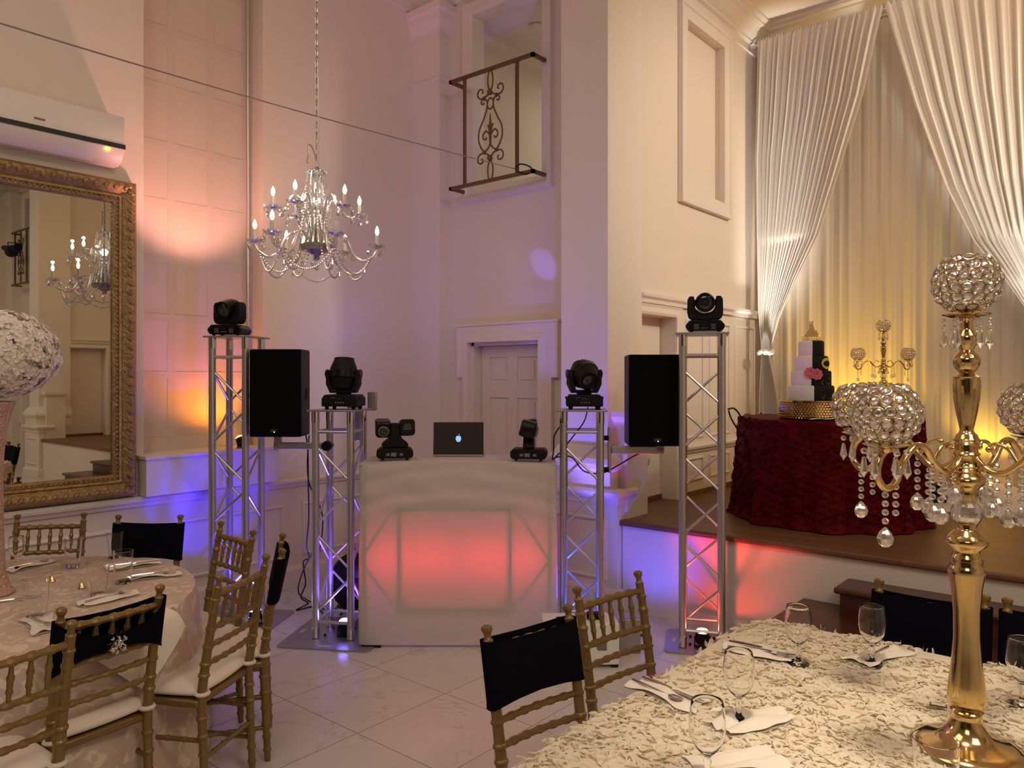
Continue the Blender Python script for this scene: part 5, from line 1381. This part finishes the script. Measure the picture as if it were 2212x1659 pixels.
# cake stand and cake
ck = W((1752 - 1106) / 1648 * 5.50, 5.50, 1.424)
t = thing('cake_stand', 'round gold beaded cake stand on the burgundy cloth', 'cake stand', ck)
B().lathe([(.215, 0), (.218, .006), (.212, .012), (.212, .112), (.220, .118), (.220, .128), (0, .128)], n=48).build('stand_drum', M['gold'], t)
b = B()
for row in range(6):
    for k in range(64):
        a = 2 * PI * (k + .5 * (row % 2)) / 64; b.sph((.214 * math.cos(a), .214 * math.sin(a), .018 + row * .0175), .0098, 6, 4)
b.build('gold_beads', M['gold'], t)
t = thing('wedding_cake', 'four tier wedding cake, half white and half black, on the gold stand', 'cake', ck + Vector((0, 0, .1285)), YAW)
tiers = [(.155, .0, .105), (.136, .105, .21), (.115, .21, .315), (.088, .315, .425)]
def half(r, z0, z1, a0, a1, seam):
    b_ = B(); n = 20; prof = [(r, z0), (r, z1 - .012), (r - .004, z1 - .004), (r - .012, z1)]
    vs = []; fs = []
    for i in range(n + 1):
        a = a0 + (a1 - a0) * i / n
        for (q, z) in prof: vs.append((q * math.cos(a), q * math.sin(a), z))
        vs.append((0, 0, z1)); vs.append((0, 0, z0))
    m = 6
    for i in range(n):
        for k in range(3): fs.append((i * m + k, (i + 1) * m + k, (i + 1) * m + k + 1, i * m + k + 1))
        fs.append((i * m + 3, (i + 1) * m + 3, i * m + 4)); fs.append((i * m, i * m + 5, (i + 1) * m))
    fs.append((0, 1, 2, 3, 4, 5)); e = n * m; fs.append((e + 5, e + 4, e + 3, e + 2, e + 1, e))
    return b_.add(vs, fs)
for i, (r, z0, z1) in enumerate(tiers):
    s0 = -PI / 2 - (.24, .36, .30, .26)[i]
    half(r, z0, z1, s0 - PI + .0, s0, 0).build('white_tier', M['icing_w'], t, ang=50)
    half(r * 1.006, z0, z1 + .001, s0, s0 + PI, 0).build('black_tier', M['icing_b'], t, ang=50)
def on(r, a, z): return T(0, 0, 0) @ RZ(a) @ T(r, 0, z)
# plain yellow oval with a dark bar shape
Mo = on(.139, -PI / 2 + 1.02, .158) @ RY(PI / 2) @ RZ(PI / 2)
def curved_disc(w_, h_, r, a, zc, off, mt, nm):
    n = 28; vs = [(0, 0)] + [(w_ * math.cos(2 * PI * k / n), h_ * math.sin(2 * PI * k / n)) for k in range(n)]
    P = [((r + off) * math.cos(a + x / r), (r + off) * math.sin(a + x / r), zc + y) for x, y in vs]; Q = [((r - .002) * math.cos(a + x / r), (r - .002) * math.sin(a + x / r), zc + y) for x, y in vs]
    fs = [(0, 1 + k, 1 + (k + 1) % n) for k in range(n)] + [(1 + k, n + 2 + k, n + 2 + (k + 1) % n, 1 + (k + 1) % n) for k in range(n)]
    return B().add(P + Q, fs).build(nm, mt, t)
curved_disc(.048, .040, .117, -PI / 2 + .66, .262, .006, M['yellow'], 'yellow_oval')
curved_disc(.034, .020, .117, -PI / 2 + .66, .262, .009, M['icing_b'], 'dark_oval')
b = B(); rd = random.Random(2)
for z0, z1, r in ((.0, .105, .156), (.105, .21, .137)):
    pass
for i in range(46):
    tier = 0 if rd.random() < .5 else 1; r = (.1575, .1385)[tier]; z = (.015, .118)[tier] + .012 * rd.randrange(0, 7)
    if tier == 1 and z > .16: z = .118 + .012 * rd.randrange(0, 2)
    a = -PI / 2 + rd.choice([.12, .18, .24, .42, .48, .62, .68, .9, .96, 1.2]); 
    m_ = on(r, a, z + (.105 if tier else 0) * 0); q = B().cbox((0, 0, 0), (.002, .0035, .0035)); b.join(q, m_)
b.build('yellow_window_dots', M['yellow'], t)
for (a, z, r) in ((-PI / 2 - .42, .195, .140), (-PI / 2 - .12, .185, .143)):
    b = B(); rd = random.Random(int(z * 1000)); c = Vector((r * math.cos(a), r * math.sin(a), z)); n = Vector((math.cos(a), math.sin(a), .1)).normalized()
    sdv = n.orthogonal().normalized(); q = n.cross(sdv)
    for ring in range(4):
        for k in range(5 + ring):
            an = 2 * PI * k / (5 + ring) + ring; rr_ = .006 + .008 * ring
            d = sdv * math.cos(an) + q * math.sin(an); e = n.cross(d); s_ = .012 + .004 * ring
            p0_ = c + d * rr_ * .5
            b.add([p0_, p0_ + d * s_ * .6 + e * s_ * .8 + n * .012, p0_ + d * s_ * 1.2 + n * (.014 - .003 * ring), p0_ + d * s_ * .6 - e * s_ * .8 + n * .012], [(0, 1, 2, 3)])
    b.build('pink_sugar_flower', M['pink'], t, fixn=False, smooth=False)
t2 = thing('cake_topper', 'gold couple silhouette topper on the wedding cake', 'cake topper', ck + Vector((0, 0, .1285 + .4255)), YAW)
sil = [(-.052, .035), (.045, .035), (.055, .055), (.040, .062), (.046, .078), (.030, .074), (.018, .100), (.014, .118), (.012, .128), (.015, .138), (.008, .146), (.001, .138), (.003, .128), (-.001, .120), (-.004, .126), (-.003, .136), (-.010, .142), (-.016, .134), (-.012, .124), (-.014, .112), (-.012, .096), (-.024, .070), (-.040, .048)]
B().prism(sil, -.0015, .0015).build('couple_silhouette', M['gold'], t2)
b = B().box(-.066, .072, -.002, .002, .004, .008).box(-.056, .056, -.002, .002, .030, .036)
for k in range(13): b.box(-.064 + .0107 * k, -.061 + .0107 * k, -.002, .002, .006, .033 - .006 * (k % 2))
for k in range(7): b.box(-.060 + .019 * k, -.050 + .019 * k, -.002, .002, .017, .020)
for x in (-.03, .03): b.box(x - .0015, x + .0015, -.0015, .0015, -.0, .006)
b.build('filigree_band', M['gold'], t2)
for k, (dx, dy, ry, lab) in enumerate(((-.10, -.235, .25, 'folded white paper against the front of the cake stand'), (.02, -.245, -.12, 'white paper strip lying right of the folded paper at the cake stand'))):
    q = ck + Vector(RZ(YAW) @ Vector((dx + .06, dy + .0, .003)))
    tag(B().grid(lambda u, v: ((u - .5) * .15, (v - .5) * .035, .004 * math.sin(PI * v) + .004 * math.sin(4 * u)), 12, 6).build('white_paper', M['napkin'], fixn=False, loc=q, rot=(0, 0, YAW + ry)), lab, 'paper')
t = thing('electronics_box', 'black electronics box on the stage floor behind the red cloth', 'box', W(2.06 + 1.36, 6.28, .66), YAW - .1)
B().box(-.12, .11, -.1, .1, .012, .185).build('housing', M['black'], t, bev=.008)
b = B()
for k in range(4): b.box(-.122 + .0, -.09, -.103, -.1, .03 + .016 * k, .038 + .016 * k)
b.build('vent_lines', M['greytext'], t)
B().box(-.1, .09, -.08, .08, 0, .012).build('rubber_feet', M['black'], t)

# ------------------------------------------------------------------ stage steps
t = thing('stage_steps', 'dark polished wooden steps leading up to the stage', 'steps', (-1.40, 4.868, 0))
for k, (zt_, yf_, x0, x1) in enumerate(((.165, -.85, -.27, 2.6), (.33, -.56, -.27, 2.6), (.50, -.285, 0, 2.33))):
    zb_ = 0
    B().box(x0 + .03, x1 - .03, yf_ + .03, -.002, 0 if k == 0 else (.165, .33)[k - 1] , zt_ - .035).build('riser', M['darkwood'], t)
    B().box(x0, x1, yf_, -.002, zt_ - .035, zt_).build('tread', M['darkwood'], t, bev=.012)

# ------------------------------------------------------------------ crystal chandelier
chc = W((684 - 1106) / 1648 * 4.67, 4.67, 0)
t = thing('chandelier', 'crystal chandelier with lit candle bulbs hanging on a chain over the corner', 'chandelier', (chc.x, chc.y, 2.49), YAW)
zb0 = 2.49
def rel(z): return z - zb0
B().lathe([(0, -.06), (.012, -.055), (.02, -.045), (.015, -.03), (.05, -.012), (.088, .0), (.100, .018), (.104, .034), (.095, .036), (0, .036)], n=32).build('silver_bowl', M['silver'], t)
B().tube([(0, 0, .03), (0, 0, .52)], .008, 8).build('centre_rod', M['silver'], t)
B().lathe([(.02, .06), (.05, .08), (.055, .12), (.03, .17), (.022, .20), (.035, .22), (.055, .24), (.058, .26), (.03, .29), (.020, .31), (.042, .345), (.046, .37), (.036, .41), (.018, .44), (.03, .46), (.0, .47)], n=24).build('glass_column', M['sparkle'], t, ang=15)
b = B()
for k in range(16):
    a = 2 * PI * k / 16; b.tube([(.085 * math.cos(a), .085 * math.sin(a), .04), (.045 * math.cos(a), .045 * math.sin(a), .20)], [.008, .004], 5)
b.build('crystal_fan', M['sparkle'], t, ang=10)
B().lathe([(.0, .465), (.03, .465), (.052, .48), (.054, .487), (.02, .49), (.012, .515), (0, .52)], n=24).build('top_crown', M['silver'], t)
rd = random.Random(21)
def bead_chain(b_, p, q, sag, n, r=.0062, pts=None):
    p = Vector(p); q = Vector(q)
    for i in range(n + 1):
        u = i / n; c = p.lerp(q, u) - Vector((0, 0, sag * 4 * u * (1 - u))); b_.sph(c, r * (1.25 if i % 4 == 2 else 1), 6, 4)
for k in range(10):
    a = 2 * PI * k / 10
    b = B(); bead_chain(b, (.052 * math.cos(a), .052 * math.sin(a), .48), (.095 * math.cos(a), .095 * math.sin(a), .10 + .04 * (k % 2)), -.03, 24, .0062)
    drop(b, (.056 * math.cos(a + .3), .056 * math.sin(a + .3), .50), ('o',), 1.5); b.build('bead_strand', M['sparkle'], t, ang=20)
AL = [(194, .36), (245, .385), (302, .37), (20, .37), (75, .37), (135, .37)]
AU = [(199, .255), (254, .24), (328, .235), (37, .285), (133, .265)]
lamp_pts = []
for ti, (lst, zc_) in enumerate(((AL, 2.56), (AU, 2.76))):
    for ai, (ad, R0) in enumerate(lst):
        a = math.radians(ad); Ra = RZ(a); zr0 = rel(zc_)
        if ti == 0: path = [(.07, 0, .03), (.11, 0, .10), (.17, 0, .09), (.22, 0, -.01), (.28, 0, -.045), (R0 - .02, 0, -.01), (R0, 0, zr0 - .04)]
        else: path = [(.05, 0, .04), (.06, 0, .20), (.09, 0, .31), (.14, 0, .33), (.17, 0, .26), (.21, 0, .23), (R0 - .005, 0, .26), (R0, 0, zr0 - .04)]
        arm = B().tube(bez(path, 6), .0105, 8).xf(Ra).build('arm', M['sparkle'], t, ang=60)
        c = Ra @ Vector((R0, 0, zr0 - .035))
        n = 12; b = B()
        vs = []
        b.grid(lambda u, v: (c.x + (.012 + .042 * v) * (1 + .10 * v * math.cos(8 * 2 * PI * u)) * math.cos(2 * PI * u), c.y + (.012 + .042 * v) * (1 + .10 * v * math.cos(8 * 2 * PI * u)) * math.sin(2 * PI * u), c.z + .004 + .016 * v * v + .006 * v * math.cos(8 * 2 * PI * u)), 48, 4, wrap=True)
        b.grid(lambda u, v: (c.x + (.012 + .040 * (1 - v)) * math.cos(2 * PI * u), c.y + (.012 + .040 * (1 - v)) * math.sin(2 * PI * u), c.z + .000 + .014 * (1 - v) ** 2), 48, 3, wrap=True)
        b.build('drip_pan', M['sparkle'], arm, fixn=False)
        B().lathe([(.010, .0), (.0115, .01), (.0115, .082), (.006, .084), (0, .084)], c, 12).build('candle_sleeve', M['candle'], arm)
        if not (ti == 0 and ai == 2):
            lp_ = t.matrix_basis if False else None; wp = RZ(YAW) @ c; light('POINT', (chc.x + wp.x, chc.y + wp.y, 2.49 + wp.z + .155), .55, (1, .85, .68), size=.012, name='bulb_lamp')
            B().lathe([(.005, .084), (.0105, .094), (.013, .106), (.010, .122), (.004, .136), (0, .143)], c, 12).build('bulb', M['bulb'], arm)
        b = B()
        for k in range(6):
            an = 2 * PI * k / 6 + a; p = (c.x + .050 * math.cos(an), c.y + .050 * math.sin(an), c.z + .014)
            drop(b, p, ('o', 't') if k % 2 else ('o', 'o'), .8)
        b.build('crystal_pendants', M['sparkle'], arm, ang=20)
b = B()
for k in range(6):
    a = math.radians(AL[k][0]); a2 = math.radians(AL[(k + 1) % 6][0]); 
    if k == 5: a2 = math.radians(194)
    r1, r2 = .33, .33
    b = B(); bead_chain(b, (r1 * math.cos(a), r1 * math.sin(a), -.02), (r2 * math.cos(a2), r2 * math.sin(a2), -.02), .13, 28, .0072)
    bead_chain(b, (.09 * math.cos(a), .09 * math.sin(a), .01), (r1 * math.cos(a), r1 * math.sin(a), -.02), .13, 24, .0072)
    m = (a + a2) / 2 if abs(a2 - a) < PI else (a + a2) / 2 + PI
    drop(b, (.29 * math.cos(a), .29 * math.sin(a), -.06), ('o', 'p'), 1.0)
    drop(b, (.10 * math.cos(m), .10 * math.sin(m), -.03), ('o', 'o', 't'), .9); b.build('bead_swag', M['sparkle'], t, ang=20)
# chain
b = B(); z = .52; k = 0
while z < ZC - zb0 - .03:
    ring = []
    for i in range(12):
        a = 2 * PI * i / 12; x = .0085 * math.cos(a); zz = .020 * math.sin(a)
        ring.append((x, 0, z + .02 + zz) if k % 2 == 0 else (0, x, z + .02 + zz))
    b.tube(ring, .0021, 5, closed=True); z += .0335; k += 1
b.build('chain', M['silver'], t)
B().tube(bez([(.0, 0, .55), (-.025, 0, .63), (-.05, .0, .65), (-.05, 0, .59), (-.06, 0, .55), (-.05, 0, .535)], 6), .004, 6).tube([(.012, .0, .52), (.012, .0, .77), (.012, 0, 1.0), (.0, .01, 1.3), (.004, .01, 2.0), (.0, .01, ZC - zb0)], .0025, 5).build('supply_cord', M['silver'], t)
B().lathe([(0, ZC - zb0 - .03), (.05, ZC - zb0 - .025), (.06, ZC - zb0)], n=20).build('ceiling_rose', M['silver'], t)
light('POINT', (chc.x, chc.y, 2.80), 2.5, (1, .86, .74), size=.03, name='crystal_fill_lamp')  # added point light inside the column to brighten the crystals, no bulb there
